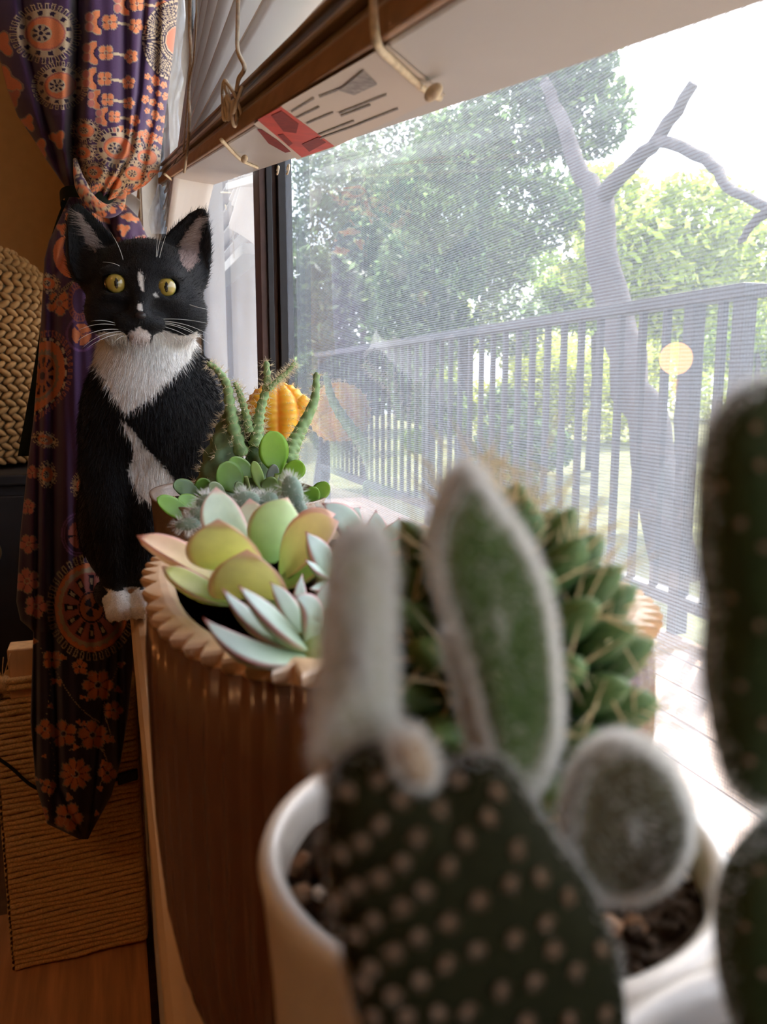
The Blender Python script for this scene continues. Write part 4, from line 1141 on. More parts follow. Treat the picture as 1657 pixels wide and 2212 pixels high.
# ---- spiny cactus with thin upright arms
M_cact = pbr('dark_cactus_skin', attr=True, rough=.55, spec=.35, noise=.15, nscale=300)
M_spine = pbr('pale_cactus_spine', (.78, .66, .46), .6, .3, transl=.35)
def spiny_tube(name, pts, r0, r1, parent, col, dens=2.2, bump=.18, spine=.0055, seedk=0, nseg=14):
    n = 44; P = spline(pts, n); R = np.linspace(r0, r1, n); R[-1] *= .5; R[0] *= .8
    V, Fc = tube(P, R, nseg); L_ = np.linalg.norm(np.diff(P, axis=0), axis=1).sum()
    ii = np.repeat(np.arange(n), nseg); jj = np.tile(np.arange(nseg), n)
    ctr = P[ii]; s = ii / n * L_ / (r0 * 1.1)
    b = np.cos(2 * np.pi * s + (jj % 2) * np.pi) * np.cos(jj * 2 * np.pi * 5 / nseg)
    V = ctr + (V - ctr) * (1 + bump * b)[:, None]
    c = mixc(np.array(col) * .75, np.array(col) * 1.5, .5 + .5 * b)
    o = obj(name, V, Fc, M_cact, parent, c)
    k = np.where(b > .55)[0]
    k = np.repeat(k, 5); Nn = unit(V[k] - ctr[k])
    strands('spine', V[k], Nn + rng.normal(size=(len(k), 3)) * .55, rng.uniform(.5, 1.1, len(k)) * spine, .00014, None, M_spine, o)
    return o
cac = thing('spiny_arm_cactus', at(515, 1060, Y=.60), 'dark spiny cactus with thin upright arms between cat and glass', 'cactus')
SZ = .60 / .94 / FPX
spiny_tube('body', [at(470, 1075, Y=.60), at(478, 1010, Y=.602), at(500, 940, Y=.605), at(515, 890, Y=.608)], 46 * SZ, 26 * SZ, cac, (.10, .15, .07), spine=.007, nseg=22)
spiny_tube('body', [at(560, 1075, Y=.60), at(560, 1010, Y=.60), at(548, 940, Y=.606), at(545, 900, Y=.61)], 30 * SZ, 18 * SZ, cac, (.10, .15, .07), spine=.007, nseg=18)
for pts, r0, r1 in [([(523, 985), (506, 930), (497, 880), (490, 832), (470, 800), (448, 783)], 15, 4.5), ([(540, 935), (530, 890), (518, 850), (507, 826)], 9, 5),
                    ([(550, 965), (557, 920), (564, 880), (577, 830), (575, 780)], 13, 6), ([(580, 842), (600, 822), (620, 805), (637, 783)], 6, 4), ([(622, 1000), (634, 960), (652, 925), (679, 865), (684, 805)], 19, 6.5)]:
    Yv = np.linspace(.592, .600, len(pts)) if pts[0][0] < 600 else np.linspace(.60, .628, len(pts))
    spiny_tube('arm', [at(x, y, Y=q) for (x, y), q in zip(pts, Yv)], r0 * SZ, r1 * SZ, cac, (.20, .30, .12))
V, Fc = tube([at(600, 1090, Y=.60), at(612, 1040, Y=.60), at(622, 1000, Y=.60)], [.010, .009, .007], 12); obj('arm', V, Fc, M_cact, cac, np.broadcast_to(np.array([.3, .36, .16]), (len(V), 3)))

# ---- yellow grafted cactus
M_yel = pbr('orange_yellow_cactus', attr=True, rough=.4, spec=.4, transl=.1, sss=.7)
yc = at(600, 893, Y=.672); sy = .672 / .95 / FPX
yel = thing('yellow_grafted_cactus', (yc[0], yc[1], RIM2 - .01), 'ribbed orange-yellow ball cactus grafted on a green stem by the glass', 'cactus')
nu, nv = 60, 128; ribs = 9
T_, Ph = np.meshgrid(np.linspace(.02, math.pi - .02, nu), np.linspace(0, 2 * math.pi, nv, endpoint=False), indexing='ij')
rb = np.abs(np.cos(Ph * ribs / 2)) ** .6; tb = .5 + .5 * np.cos(T_ * 26)
R_ = 1 - .11 * (1 - rb) * np.sin(T_) + .05 * rb * tb
V = np.stack([R_ * np.sin(T_) * np.cos(Ph), R_ * np.sin(T_) * np.sin(Ph), R_ * np.cos(T_)], -1).reshape(-1, 3) * np.array([66, 66, 62]) * sy
cols = mixc((.98, .34, .015), (1.0, .54, .045), (rb * .8 + .2 * tb).ravel())
o = obj('ball', V + yc, [tuple(q) for q in grid_faces(nu, nv, True)] + [tuple(range(nv))[::-1], tuple((nu - 1) * nv + j for j in range(nv))], M_yel, yel, cols)
k = np.where(((rb > .96) & (tb > .85)).ravel())[0]; k = np.repeat(k, 3)
strands('spine', V[k] + yc, unit(V[k]) + rng.normal(size=(len(k), 3)) * .6, .0035, .00013, None, M_spine, o)
for dx, dy, r in [(50, -14, 24), (46, 18, 18), (56, 2, 18), (38, 34, 14)]:
    c = at(600 + dx, 893 + dy, Y=.660)
    nu2, nv2 = 20, 30
    v, fc = ellipsoid(c, (r * sy,) * 3, nu2, nv2)
    ii, jj = np.divmod(np.arange(len(v)), nv2); b = np.cos(ii * 2.1) * np.cos(jj * 1.7)
    v = c + (v - c) * (1 + .07 * b)[:, None]
    obj('offset', v, fc, M_yel, yel, mixc((.95, .36, .02), (1.0, .56, .06), .5 + .5 * b))
V, Fc = tube([(yc[0], yc[1], RIM2 - .012), (yc[0], yc[1], yc[2] - .018)], [.008, .009], 12); obj('stem', V, Fc, M_cact, yel, np.broadcast_to(np.array([.28, .36, .14]), (len(V), 3)))
# ================================================================== knobbly cactus in the small white pot
knob = thing('knobbly_cactus', (P3[0], P3[1], RIM3 - .006), 'dark knobbly cactus with pointed bumps and straw spines behind the pads', 'cactus')
M_knob = pbr('knobbly_cactus_skin', attr=True, rough=.5, spec=.35, transl=.22)
M_straw = pbr('straw_spine', (.70, .54, .30), .6, .3, transl=.4)
kc = np.array([P3[0] + .001, P3[1] + .002, ZC - .050]); KR = np.array([.0165, .0165, .027])
V, Fc = ellipsoid(kc, KR, 20, 30); obj('body', V, Fc, M_knob, knob, np.broadcast_to(np.array([.04, .07, .03]), (len(V), 3)))
NT = 96; ga = math.pi * (3 - math.sqrt(5))
def tubercle():
    nu, nv = 9, 10; u = np.linspace(0, 1, nu); V = []
    w = .0040 * np.sin(np.pi * np.clip(.25 + .75 * u, 0, 1)) ** .7 + .0002
    for i in range(nu):
        for j in range(nv):
            t = 2 * math.pi * j / nv
            V.append((w[i] * 1.15 * math.cos(t), .75 * w[i] * math.sin(t), .0115 * u[i]))
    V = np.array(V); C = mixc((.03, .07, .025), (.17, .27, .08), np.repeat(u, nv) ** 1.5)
    return make_mesh('tubercle', V, [tuple(q) for q in grid_faces(nu, nv, True)] + [tuple(range(nv))[::-1], tuple((nu - 1) * nv + j for j in range(nv))], C)
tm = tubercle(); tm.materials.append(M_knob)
sp_P, sp_D, sp_L = [], [], []
for i in range(NT):
    zf = 1 - 1.72 * (i + .5) / NT; ph = i * ga
    rr = math.sqrt(max(0, 1 - zf * zf)); d = np.array([rr * math.cos(ph), rr * math.sin(ph), zf])
    p = kc + d * KR * .9; nrm = unit(d / KR); ax = unit(nrm + np.array([0, 0, .35]))
    q = Vector(ax).to_track_quat('Z', 'Y')
    put('tubercle', tm, Matrix.Translation(p) @ q.to_matrix().to_4x4(), knob)
    for k in range(8):
        sp_P.append(p + ax * .0065 + rng.normal(size=3) * .0012); sp_D.append(ax + rng.normal(size=3) * .75); sp_L.append(rng.uniform(.006, .014))
strands('spine', np.array(sp_P), np.array(sp_D), np.array(sp_L), .00022, None, M_straw, knob)
sel = rng.normal(size=(260, 3)) * .004 + kc + np.array([0, 0, KR[2] + .004])
strands('woolly_crown', sel, rng.normal(size=(260, 3)) + np.array([0, 0, .8]), .007, .00016, None, M_straw, knob)

# ================================================================== pad cactus right in front of the lens
M_pad = pbr('dark_pad_skin', attr=True, rough=.85, spec=.08, noise=.2, nscale=900)
M_padfuzz = pbr('pad_fuzz', (.95, .93, .90), .7, .2, transl=.55)
M_tuft = pbr('tan_glochid', (.46, .32, .22), .8, .2, transl=.3)
def pad(name, outline, Yd, thick, parent, col, fuzz=5000, flen=.0010, lean=None, ringn=22, nout=96, edge=None, power=2.6, onlyedge=False, facef=.10):
    O = np.array(outline, float); O = np.vstack([O, O[:1]])
    d = np.r_[0, np.cumsum(np.linalg.norm(np.diff(O, axis=0), axis=1))]
    # closed smooth resampling
    n0 = len(O) - 1; Q = []
    for t in np.linspace(0, n0, nout, endpoint=False):
        i = int(t); f = t - i; a_, b_, c_, d_ = O[(i - 1) % n0], O[i % n0], O[(i + 1) % n0], O[(i + 2) % n0]
        Q.append(.5 * (2 * b_ + (c_ - a_) * f + (2 * a_ - 5 * b_ + 4 * c_ - d_) * f * f + (3 * b_ - a_ - 3 * c_ + d_) * f ** 3))
    Q = np.array(Q); ctr = Q.mean(0); yfun = (lambda px, py: Yd + 0 * px) if lean is None else lean
    rows = []; UU = []
    rr = np.sin(np.linspace(.03, 1, ringn) * np.pi / 2)
    for sgn in (-1, 1):
        seq = rr if sgn < 0 else rr[::-1][1:]
        for r in seq:
            P2 = ctr + (Q - ctr) * r
            Yv = yfun(P2[:, 0], P2[:, 1]); base = at(P2[:, 0], P2[:, 1], Y=Yv)
            rows.append(base + sgn * CF * thick * .5 * max(0.0, 1 - r ** power) ** .5); UU.append(np.full(nout, r * sgn))
    V = np.concatenate(rows); UU = np.concatenate(UU); nr = len(rows)
    Fc = [tuple(q) for q in grid_faces(nr, nout, True)] + [tuple(range(nout))[::-1], tuple((nr - 1) * nout + j for j in range(nout))]
    edge = col if edge is None else edge
    o = obj(name, V, Fc, M_pad, parent, mixc(col, edge, np.clip((np.abs(UU) - .6) / .4, 0, 1)))
    if fuzz:
        cen = V.mean(0); k = rng.integers(0, len(V), fuzz)
        k = np.where(rng.random(fuzz) < facef, k, np.where(np.abs(UU[k]) > .8, k, rng.choice(np.where(np.abs(UU) > .85)[0], fuzz)))
        if onlyedge: k = rng.choice(np.where(np.abs(UU) > .93)[0], fuzz)
        me = o.data; nm = np.empty(len(V) * 3, np.float32); me.vertices.foreach_get('normal', nm); nm = nm.reshape(-1, 3)
        out = unit(V[k] - cen); Nn = nm[k]; Nn = np.where((np.sum(Nn * out, 1) < -.2)[:, None], -Nn, Nn)
        Pk = V[k] + rng.normal(size=(fuzz, 3)) * .00025
        strands('pad_hair', Pk, Nn + rng.normal(size=(fuzz, 3)) * .35, rng.uniform(.6, 1.2, fuzz) * flen, .000045, None, M_padfuzz, o)
    return o
opu = thing('pad_cactus', at(1030, 2330, Y=.058), 'blurred pad cactus with tan tufts and fuzzy young pads in front', 'cactus')
DG, MG, EG = (.018, .017, .006), (.12, .17, .065), (.30, .33, .20)
YP = .058
main = pad('main_pad', [(703, 1720), (722, 1655), (775, 1612), (830, 1598), (872, 1600), (905, 1632), (940, 1662), (985, 1648), (1040, 1628), (1092, 1645), (1132, 1692), (1168, 1760), (1212, 1822), (1258, 1885), (1302, 1965), (1332, 2060), (1350, 2180), (1335, 2290), (1210, 2370), (1010, 2400), (860, 2350), (792, 2250), (752, 2120), (726, 1985), (702, 1850)], YP, .0105, opu, DG, 2600, .0006, onlyedge=True)
def ymain(px, py): return YP
spots = [(475, 190), (385, 225), (540, 250), (655, 280), (805, 300), (480, 320), (590, 360), (735, 365), (425, 375), (890, 395), (365, 410), (545, 435), (685, 445), (480, 480), (870, 500), (410, 510), (610, 520), (775, 550), (360, 545), (1045, 540), (545, 570), (460, 610), (685, 615), (980, 620), (410, 655), (595, 660), (885, 665), (520, 705), (770, 700), (1145, 700), (455, 755), (680, 740), (600, 790), (1070, 765), (430, 800), (945, 795), (520, 835), (845, 820), (745, 885), (655, 890), (1050, 910), (1160, 895), (920, 915), (460, 900), (715, 195), (830, 225), (960, 480), (1000, 700), (560, 900), (380, 760)]
# one tuft, shared by all areoles of the pad
tv, tf = [], []; r_ = np.random.default_rng(11)
for i in range(46):
    d_ = unit(np.array([r_.normal() * .9, r_.normal() * .9, abs(r_.normal()) * .7 + .35])); s_ = unit(np.cross(d_, r_.normal(size=3))) * .00005
    b_ = np.array([r_.normal(), r_.normal(), 0]) * .00012; L_ = r_.uniform(.0005, .00085); n_ = len(tv)
    tv += [b_ - s_, b_ + s_, b_ + d_ * L_]; tf.append((n_, n_ + 1, n_ + 2))
v, fc = ellipsoid((0, 0, 0), (.00028, .00028, .00020), 5, 8); n_ = len(tv); tv += [tuple(q) for q in v]; tf += [tuple(i + n_ for i in f) for f in fc]
tuft = make_mesh('areole', np.array(tv, float), tf); tuft.materials.append(M_tuft)
dep = bpy.context.evaluated_depsgraph_get(); dep.update()
def onto(o, px, py):
    d = ray(px, py); d = d / np.linalg.norm(d); wl_ = np.array(world_loc(o))
    ok, loc, nrm, idx = o.ray_cast(Vector(CAMP - wl_), Vector(d))
    return (np.array(loc) + wl_, np.array(nrm)) if ok else (None, None)
def tufts(o, pix, scale=1.0):
    for px, py in pix:
        p, nrm = onto(o, px, py)
        if p is None: continue
        if np.dot(nrm, p - CAMP) > 0: nrm = -nrm
        q = Vector(nrm).to_track_quat('Z', 'Y')
        put('areole', tuft, Matrix.Translation(p) @ q.to_matrix().to_4x4() @ Matrix.Diagonal((scale,) * 3 + (1,)) @ Matrix.Rotation(random.uniform(0, 6), 4, 'Z'), o)
tufts(main, [(480 + x / 1.408, 1550 + y / 1.408) for x, y in spots], 1.65)
pad('young_pad', [(700, 1640), (703, 1560), (712, 1440), (726, 1300), (738, 1210), (755, 1165), (785, 1150), (812, 1168), (826, 1215), (830, 1320), (833, 1440), (836, 1560), (838, 1640), (800, 1700), (740, 1700)], YP + .002, .0046, opu, (.50, .50, .36), 16000, .0015, edge=(.60, .60, .48), power=2.0, facef=.8)
pad('young_pad', [(1085, 1690), (1060, 1620), (1040, 1540), (1015, 1440), (985, 1350), (958, 1270), (945, 1190), (948, 1120), (968, 1070), (985, 1035), (1005, 1012), (1028, 1030), (1045, 1065), (1080, 1105), (1125, 1170), (1160, 1250), (1182, 1340), (1192, 1440), (1198, 1540), (1190, 1620), (1160, 1690), (1120, 1720)], YP + .003, .0058, opu, (.085, .135, .045), 16000, .0011, edge=(.20, .24, .13))
pad('young_pad', [(1060, 1660), (1030, 1600), (1010, 1520), (985, 1430), (975, 1375), (990, 1370), (1020, 1440), (1050, 1520), (1080, 1600), (1090, 1660)], YP + .006, .0030, opu, (.20, .24, .12), 5000, .0013)
pad('young_pad', [(1225, 1850), (1222, 1760), (1240, 1680), (1280, 1620), (1340, 1592), (1400, 1612), (1450, 1665), (1482, 1740), (1480, 1820), (1445, 1890), (1380, 1930), (1310, 1935), (1255, 1905)], YP + .004, .0055, opu, (.115, .100, .060), 14000, .0010, edge=(.24, .23, .15))
pad('young_pad', [(860, 1650), (850, 1600), (880, 1580), (915, 1600), (935, 1650), (930, 1690), (890, 1690)], YP - .003, .0030, opu, (.42, .30, .20), 1600, .0008)
# pad that links the cluster to the soil
V, Fc = ellipsoid(at(1080, 2330, Y=.056), (.0075, .004, .006), 12, 18); obj('root_collar', V, Fc, M_pad, opu, np.broadcast_to(np.array(DG), (len(V), 3)))

# ---- tall dark cactus at the right edge
YC = .052
tall = thing('tall_dark_cactus', at(1720, 2400, Y=YC), 'tall dark green jointed cactus cut by the right edge', 'cactus')
o = pad('joint', [(1572, 1690), (1540, 1560), (1528, 1450), (1535, 1330), (1520, 1200), (1518, 1080), (1524, 980), (1545, 905), (1590, 850), (1650, 825), (1720, 840), (1780, 900), (1815, 1000), (1830, 1150), (1830, 1300), (1815, 1450), (1790, 1580), (1750, 1690), (1690, 1740), (1620, 1740)], YC, .0105, tall, (.028, .042, .014), 4000, .0009, onlyedge=True, edge=(.05, .065, .03))
tufts(o, [(1632, 925), (1640, 1005), (1600, 1130), (1650, 1180), (1580, 1290), (1640, 1350), (1600, 1480), (1650, 1560), (1620, 1640), (1560, 1050)])
o = pad('joint', [(1640, 1790), (1590, 1850), (1560, 1930), (1552, 2030), (1565, 2140), (1600, 2260), (1660, 2380), (1740, 2400), (1820, 2300), (1850, 2150), (1850, 1980), (1820, 1850), (1760, 1770), (1690, 1745)], YC + .001, .0105, tall, (.028, .042, .014), 2500, .0007, onlyedge=True, edge=(.05, .065, .03))
tufts(o, [(1640, 1880), (1610, 2000), (1650, 2100)])
V, Fc = ellipsoid(at(1720, 2420, Y=YC), (.006, .004, .006), 12, 18); obj('root_collar', V, Fc, M_pad, tall, np.broadcast_to(np.array(DG), (len(V), 3)))
# ================================================================== the cat
HH = .0019
gx = np.arange(-.062, .150, HH); gy = np.arange(.640, .930, HH); gz = np.arange(-.206, .162, HH)
GX, GY, GZ = np.meshgrid(gx.astype(np.float32), gy.astype(np.float32), gz.astype(np.float32), indexing='ij')
D = np.full(GX.shape, 1.0, np.float32)
def smin(sl, d, k):
    a = D[sl]; h = np.clip(.5 + .5 * (d - a) / k, 0, 1); D[sl] = d * (1 - h) + a * h - k * h * (1 - h)
def window_(lo, hi):
    i0 = [max(0, int(np.searchsorted(g, l)) - 1) for g, l in zip((gx, gy, gz), lo)]; i1 = [int(np.searchsorted(g, h)) + 1 for g, h in zip((gx, gy, gz), hi)]
    return tuple(slice(a, b) for a, b in zip(i0, i1))
def add_e(c, r, k=.012, sub=False, pad_=.03):
    sl = window_([c[i] - r[i] - pad_ for i in range(3)], [c[i] + r[i] + pad_ for i in range(3)])
    X, Y, Z = GX[sl] - c[0], GY[sl] - c[1], GZ[sl] - c[2]
    q = np.sqrt((X / r[0]) ** 2 + (Y / r[1]) ** 2 + (Z / r[2]) ** 2); g = np.sqrt((X / r[0] ** 2) ** 2 + (Y / r[1] ** 2) ** 2 + (Z / r[2] ** 2) ** 2) + 1e-6
    d = q * (q - 1) / g
    if sub: D[sl] = np.maximum(D[sl], -d)
    else: smin(sl, d, k)
def add_c(p, q, r0, r1, k=.012, pad_=.03):
    p, q = np.array(p), np.array(q); R = max(r0, r1)
    sl = window_(np.minimum(p, q) - R - pad_, np.maximum(p, q) + R + pad_)
    X, Y, Z = GX[sl] - p[0], GY[sl] - p[1], GZ[sl] - p[2]; v = q - p; L2 = v @ v
    t = np.clip((X * v[0] + Y * v[1] + Z * v[2]) / L2, 0, 1)
    d = np.sqrt((X - v[0] * t) ** 2 + (Y - v[1] * t) ** 2 + (Z - v[2] * t) ** 2) - (r0 + (r1 - r0) * t)
    smin(sl, d, k)
def add_ear(base, tip, lat, w0, k=.006):
    base, tip, lat = np.array(base), np.array(tip), np.array(lat, float)
    ax = tip - base; L_ = np.linalg.norm(ax); ax /= L_; lat = unit(lat - ax * (lat @ ax)); fr = np.cross(lat, ax)
    if fr[1] > 0: fr = -fr
    lo = np.minimum(base, tip) - .03; hi = np.maximum(base, tip) + .03; sl = window_(lo, hi)
    X, Y, Z = GX[sl] - base[0], GY[sl] - base[1], GZ[sl] - base[2]
    a_ = (X * ax[0] + Y * ax[1] + Z * ax[2]) / L_; b_ = X * lat[0] + Y * lat[1] + Z * lat[2]; c_ = X * fr[0] + Y * fr[1] + Z * fr[2]
    t = np.clip(a_, 0, 1); w = w0 * (1 - t ** 1.35) ** .8 + .0022
    bow = .010 * (1 - t) * (1 - (b_ / (w + .001)) ** 2)           # shell bows backwards: hollow front
    d = np.maximum(np.abs(b_) - w, np.abs(c_ + bow) - (.0030 + .002 * (1 - t)))
    over = np.maximum(-a_ - .25, a_ - 1.0) * L_
    smin(sl, np.maximum(d, over), k)
# trunk
add_e((.046, .806, -.075), (.060, .072, .098)); add_e((.078, .850, -.055), (.045, .058, .090), .02)
add_e((.078, .845, -.130), (.044, .060, .066), .02); add_e((.004, .815, -.128), (.040, .052, .068), .02)
add_c((.033, .748, .052), (.040, .782, -.03), .038, .050, .02)
add_e((.035, .748, -.015), (.047, .040, .060), .02); add_e((-.001, .764, -.050), (.027, .034, .062), .02); add_e((.070, .764, -.050), (.026, .034, .062), .02)
# forelegs and paws
add_c((-.004, .752, -.075), (-.003, .728, -.165), .023, .0145, .012); add_c((.030, .750, -.075), (.0185, .728, -.165), .021, .0140, .008)
add_e((-.0025, .711, -.1865), (.0120, .019, .0130), .006); add_e((.0180, .710, -.1865), (.0110, .018, .0130), .003)
for cx_ in (-.0025, .0180):
    for dx in (-.0065, 0, .0065): add_e((cx_ + dx, .696 - .002 * (dx == 0), -.190), (.0042, .006, .0075), .0025)
# hind feet
add_e((-.010, .770, -.190), (.014, .032, .012), .008); add_e((.080, .775, -.190), (.014, .034, .012), .008)
# head
add_e((.0335, .724, .083), (.0425, .040, .036), .018); add_e((.0335, .716, .099), (.031, .026, .020), .012)
add_e((.0030, .716, .061), (.020, .022, .021), .014); add_e((.0620, .716, .060), (.020, .022, .021), .014)
add_c((.0300, .695, .088), (.0258, .682, .060), .0085, .0060, .010)
add_e((.0180, .6900, .0505), (.0125, .0108, .0080), .008); add_e((.0335, .6900, .0505), (.0125, .0108, .0080), .008)
add_e((.0250, .6905, .0410), (.0095, .0080, .0062), .005); add_e((.0258, .6800, .0565), (.0045, .0040, .0035), .004)
EYES = [at(250, 612, Y=.6945) - [0, 0, ZC], at(358, 620, Y=.6935) - [0, 0, ZC]]
ER = .0089
for e in EYES:
    add_e(e + np.array([0, -.001, .0088]), (.0128, .0080, .0048), .005)
    add_e(e + np.array([0, .000, -.0096]), (.0122, .0075, .0046), .005)
    add_e(e, (ER + .0006,) * 3, sub=True)
E_R = (at(394, 566, Y=.728) - [0, 0, ZC], at(439, 451, Y=.724) - [0, 0, ZC]); E_L = (at(208, 560, Y=.728) - [0, 0, ZC], at(161, 440, Y=.724) - [0, 0, ZC])
add_e(at(400, 590, Y=.732) - [0, 0, ZC], (.017, .016, .020), .012); add_e(at(208, 585, Y=.732) - [0, 0, ZC], (.017, .016, .020), .012)
add_ear(E_R[0], E_R[1], (1, -.15, .25), .0215); add_ear(E_L[0], E_L[1], (1, .35, -.25), .0215)

def surface_nets(D, org, h):
    S = D < 0; n = np.array(D.shape)
    c = [S[i:n[0] - 1 + i, j:n[1] - 1 + j, k:n[2] - 1 + k] for i in (0, 1) for j in (0, 1) for k in (0, 1)]
    cnt = sum(x.astype(np.int8) for x in c); act = (cnt > 0) & (cnt < 8)
    I, J, K = np.nonzero(act); idx = -np.ones(act.shape, np.int64); idx[I, J, K] = np.arange(len(I))
    acc = np.zeros((len(I), 3)); num = np.zeros(len(I))
    cor = [(i, j, k) for i in (0, 1) for j in (0, 1) for k in (0, 1)]
    for a in range(8):
        for b in range(a + 1, 8):
            if sum(abs(cor[a][q] - cor[b][q]) for q in range(3)) != 1: continue
            da = D[I + cor[a][0], J + cor[a][1], K + cor[a][2]]; db = D[I + cor[b][0], J + cor[b][1], K + cor[b][2]]
            m = (da < 0) != (db < 0); t = np.where(m, da / (da - db + 1e-12), 0)[:, None]
            p = np.array(cor[a])[None] + (np.array(cor[b]) - np.array(cor[a]))[None] * t
            acc += np.where(m[:, None], p, 0); num += m
    V = (np.stack([I, J, K], 1) + acc / num[:, None]) * h + np.array(org)
    Fs = []
    for ax in range(3):
        o1, o2 = [(1, 2), (2, 0), (0, 1)][ax]
        sa = [slice(None)] * 3; sb = [slice(None)] * 3; sa[ax] = slice(0, -1); sb[ax] = slice(1, None)
        A_, B_ = S[tuple(sa)], S[tuple(sb)]; P = np.stack(np.nonzero(A_ != B_), 1)
        ok = (P[:, o1] > 0) & (P[:, o2] > 0) & (P[:, o1] < n[o1] - 1) & (P[:, o2] < n[o2] - 1); P = P[ok]
        fl = A_[P[:, 0], P[:, 1], P[:, 2]]
        def cell(d1, d2):
            Q = P.copy(); Q[:, o1] -= d1; Q[:, o2] -= d2; return idx[Q[:, 0], Q[:, 1], Q[:, 2]]
        q = np.stack([cell(1, 1), cell(0, 1), cell(0, 0), cell(1, 0)], 1); q[~fl] = q[~fl][:, ::-1]; Fs.append(q)
    return V, np.concatenate(Fs)
CV, CFc = surface_nets(D, (gx[0], gy[0], gz[0] + ZC), HH)
# relax the staircase a little
for _ in range(3):
    s = np.zeros_like(CV); c = np.zeros(len(CV))
    for a in range(4):
        b = (a + 1) % 4
        np.add.at(s, CFc[:, a], CV[CFc[:, b]]); np.add.at(c, CFc[:, a], 1); np.add.at(s, CFc[:, b], CV[CFc[:, a]]); np.add.at(c, CFc[:, b], 1)
    CV = CV * .5 + .5 * s / c[:, None]
CV[:, 2] = np.maximum(CV[:, 2], .6004)
BLK, WHT, EAR, PNKN = [np.array(c) for c in ((.0095, .0085, .0095), (.90, .86, .82), (.22, .15, .135), (.60, .42, .38))]
def coat(P, soft=0.0):
    px, py = proj(P)
    if soft: px = px + rng.normal(size=len(P)) * soft; py = py + rng.normal(size=len(P)) * soft
    C = np.broadcast_to(BLK, (len(P), 3)).copy(); fr = P[:, 1] < .775
    low = P[:, 2] < ZC + .033
    bib = inpoly(px, py, [(196, 752), (206, 722), (240, 712), (300, 712), (352, 712), (398, 694), (424, 690), (428, 735), (410, 778), (372, 815), (342, 845), (310, 872), (272, 893), (248, 862), (222, 815)]) & (P[:, 1] < .775) & ((P[:, 1] > .703) | low)
    C[bib & fr] = WHT
    bel = inpoly(px, py, [(258, 905), (284, 922), (308, 958), (345, 998), (374, 1030), (380, 1082), (332, 1096), (300, 1068), (276, 1020), (290, 978), (278, 940)]) & fr; C[bel] = WHT
    face = P[:, 1] < .71
    C[inpoly(px, py, [(268, 734), (284, 716), (301, 707), (318, 714), (330, 734), (300, 750)]) & face & (P[:, 2] < ZC + .0475)] = np.array([.70, .60, .56])
    C[inpoly(px, py, [(300, 588), (306, 586), (310, 604), (308, 627), (303, 625), (297, 606)]) & face] = WHT * .85
    C[(np.hypot((px - 302) / 6, (py - 664) / 9) < 1) & face] = WHT * .85
    C[(np.hypot((px - 336) / 4, (py - 637) / 5) < 1) & face] = WHT * .5
    C[(P[:, 2] < ZC - .174) & (P[:, 1] < .742)] = WHT * .92
    for poly in ([(386, 545), (400, 505), (434, 462), (433, 500), (428, 560), (410, 588), (396, 575)], [(185, 525), (172, 480), (168, 462), (185, 480), (215, 520), (205, 545)]):
        C[inpoly(px, py, poly) & (P[:, 1] < .732) & (P[:, 2] > ZC + .095)] = EAR
    return C
cat = thing('cat', (.03, .75, .6), 'black and white cat sitting on the sill facing the camera', 'cat')
M_fur = pbr('short_fur', attr=True, rough=.60, spec=.15, sheen=.08, noise=.12, nscale=500, bump=.3, bscale=900)
M_hair = pbr('fur_hair', attr=True, rough=.55, spec=.25, transl=.12)
body = obj('body', CV, CFc, M_fur, cat, coat(CV, 1.2))
# fur
tri = CV[CFc]; cr = np.cross(tri[:, 2] - tri[:, 0], tri[:, 3] - tri[:, 1]); ar = np.linalg.norm(cr, axis=1); nf = cr / (ar[:, None] + 1e-12); cf = tri.mean(1)
vis = (np.sum(nf * (cf - CAMP), 1) < .012 * 30) & (cf[:, 1] < .90)
pr_ = ar * vis; wbib = np.where((cf[:, 2] < ZC + .05) & (cf[:, 1] < .78), 1.6, 1.0); pr_ = pr_ * wbib; pr_ /= pr_.sum()
NH = 70000
fi = rng.choice(len(cf), NH, p=pr_); w4 = rng.dirichlet((1, 1, 1, 1), NH)
HP = np.einsum('nk,nkd->nd', w4, tri[fi]); HN = nf[fi]
head = HP[:, 2] > ZC + .042
ok = np.ones(NH, bool)
for e in EYES: ok &= np.linalg.norm(HP - (e + [0, 0, ZC]), axis=1) > ER + .0022
nose = np.array([.0258, .675, ZC + .057])
flow = np.where(head[:, None], unit(HP - nose) * np.array([1, .6, 1]), np.array([0, -.05, -1.0]))
flow = flow - HN * np.sum(flow * HN, 1, keepdims=True)
HL = np.where(head, .0035 + .003 * np.clip((np.linalg.norm(HP - nose, axis=1) - .03) / .05, 0, 1), .0075)
HC = coat(HP, 2.5); wht = HC[:, 0] > .3
HL = np.where(wht & ~head, .0095, HL); HL = np.where(HP[:, 2] < ZC - .16, .0028, HL) * rng.uniform(.6, 1.25, NH)
HD = HN * np.where(head, .35, .45)[:, None] + unit(flow) * 1.0 + rng.normal(size=(NH, 3)) * .16
HC = HC * rng.uniform(.75, 1.2, (NH, 1))
strands('fur', HP[ok] - HN[ok] * .0005, HD[ok], HL[ok], .00017, HC[ok], M_hair, body)
# ear hair
for b0, t0, cl in ((E_R[0], E_R[1], -1), (E_L[0], E_L[1], 1)):
    n = 260; f = rng.uniform(.1, .8, n); s = rng.uniform(.2, .9, n)
    P0 = (b0 + (t0 - b0) * f[:, None]) + np.array([1, 0, 0]) * (cl * .0165 * (1 - f) * s)[:, None] + np.array([0, -.004, ZC])
    Dd = np.array([-cl * 1.0, -.35, .25]) + rng.normal(size=(n, 3)) * .18
    strands('ear_hair', P0, Dd, rng.uniform(.008, .016, n), .00011, np.broadcast_to(np.array([.42, .34, .31]), (n, 3)), M_hair, body)
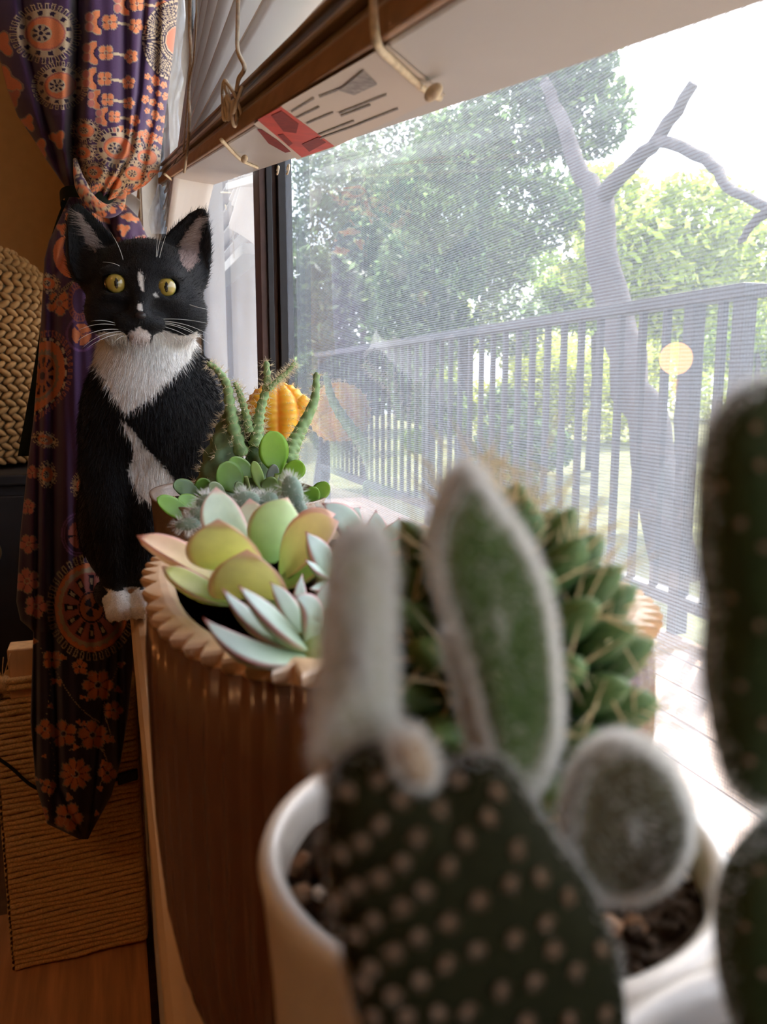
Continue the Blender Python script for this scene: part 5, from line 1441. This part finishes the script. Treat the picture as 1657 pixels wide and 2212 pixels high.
# eyes
M_eye = pbr('golden_eye', attr=True, rough=.25, spec=.5, coat=1.0)
for e, gz_ in zip(EYES, ((.05, -1, .02), (.03, -1, .02))):
    c = e + np.array([0, 0, ZC]); V, Fc = ellipsoid(c, (ER,) * 3, 60, 90)
    g = unit(CAMP - c) + np.array(gz_) * 0.0 + np.array([.06, 0, 0]); g = unit(g); r_x = unit(np.cross(UPH, g)); r_y = np.cross(g, r_x)
    L_ = (V - c) / ER; a_, b_, w_ = L_ @ r_x, L_ @ r_y, L_ @ g; rad = np.hypot(a_, b_)
    C = mixc((.38, .28, .04), (.68, .45, .10), rad / .9); C = mixc(C, np.array([.30, .27, .04]), np.clip((rad - .70) / .14, 0, 1))
    C[(rad > .86) | (w_ < 0)] = (.01, .01, .01)
    C[(np.hypot(a_ / .17, b_ / .46) < 1) & (w_ > 0)] = (.002, .002, .002)
    obj('eye', V, Fc, M_eye, cat, C * .75, label='golden eye with slit pupil')
# nose leather and nostrils
V, Fc = ellipsoid((.0258, .6764, ZC + .0560), (.0042, .0016, .0028), 14, 20); obj('nose', V, Fc, pbr('nose_leather', (.020, .014, .014), .35, .5), cat)
# whiskers
M_whisk = pbr('white_whisker', (.85, .84, .82), .4, .4, transl=.3)
W_ = [((262, 705), (215, 692), (172, 712)), ((258, 712), (205, 706), (165, 738)), ((262, 716), (215, 716), (178, 752)), ((266, 720), (225, 724), (188, 752)), ((255, 700), (222, 688), (196, 694)), ((270, 724), (252, 730), (243, 745)),
      ((345, 690), (390, 686), (446, 698)), ((347, 694), (400, 694), (450, 722)), ((350, 699), (400, 704), (452, 742)), ((345, 704), (392, 712), (436, 748)), ((342, 708), (372, 722), (398, 748)), ((340, 712), (352, 724), (362, 738)), ((350, 697), (405, 700), (440, 735)), ((410, 658), (425, 664), (448, 668)),
      ((268, 572), (262, 535), (238, 500)), ((270, 585), (255, 566), (222, 566)), ((340, 572), (338, 540), (350, 505)), ((342, 574), (345, 545), (358, 510)), ((338, 578), (336, 545), (342, 505))]
for a_, b_, c_ in W_:
    Yb = .690 if a_[1] > 640 else .694
    P = bez(at(*a_, Y=Yb), at(*b_, Y=Yb - .012), at(*c_, Y=Yb - .006), 14)
    V, Fc = tube(P, np.linspace(.00034, .00010, 14), 5); obj('whisker', V, Fc, M_whisk, cat)
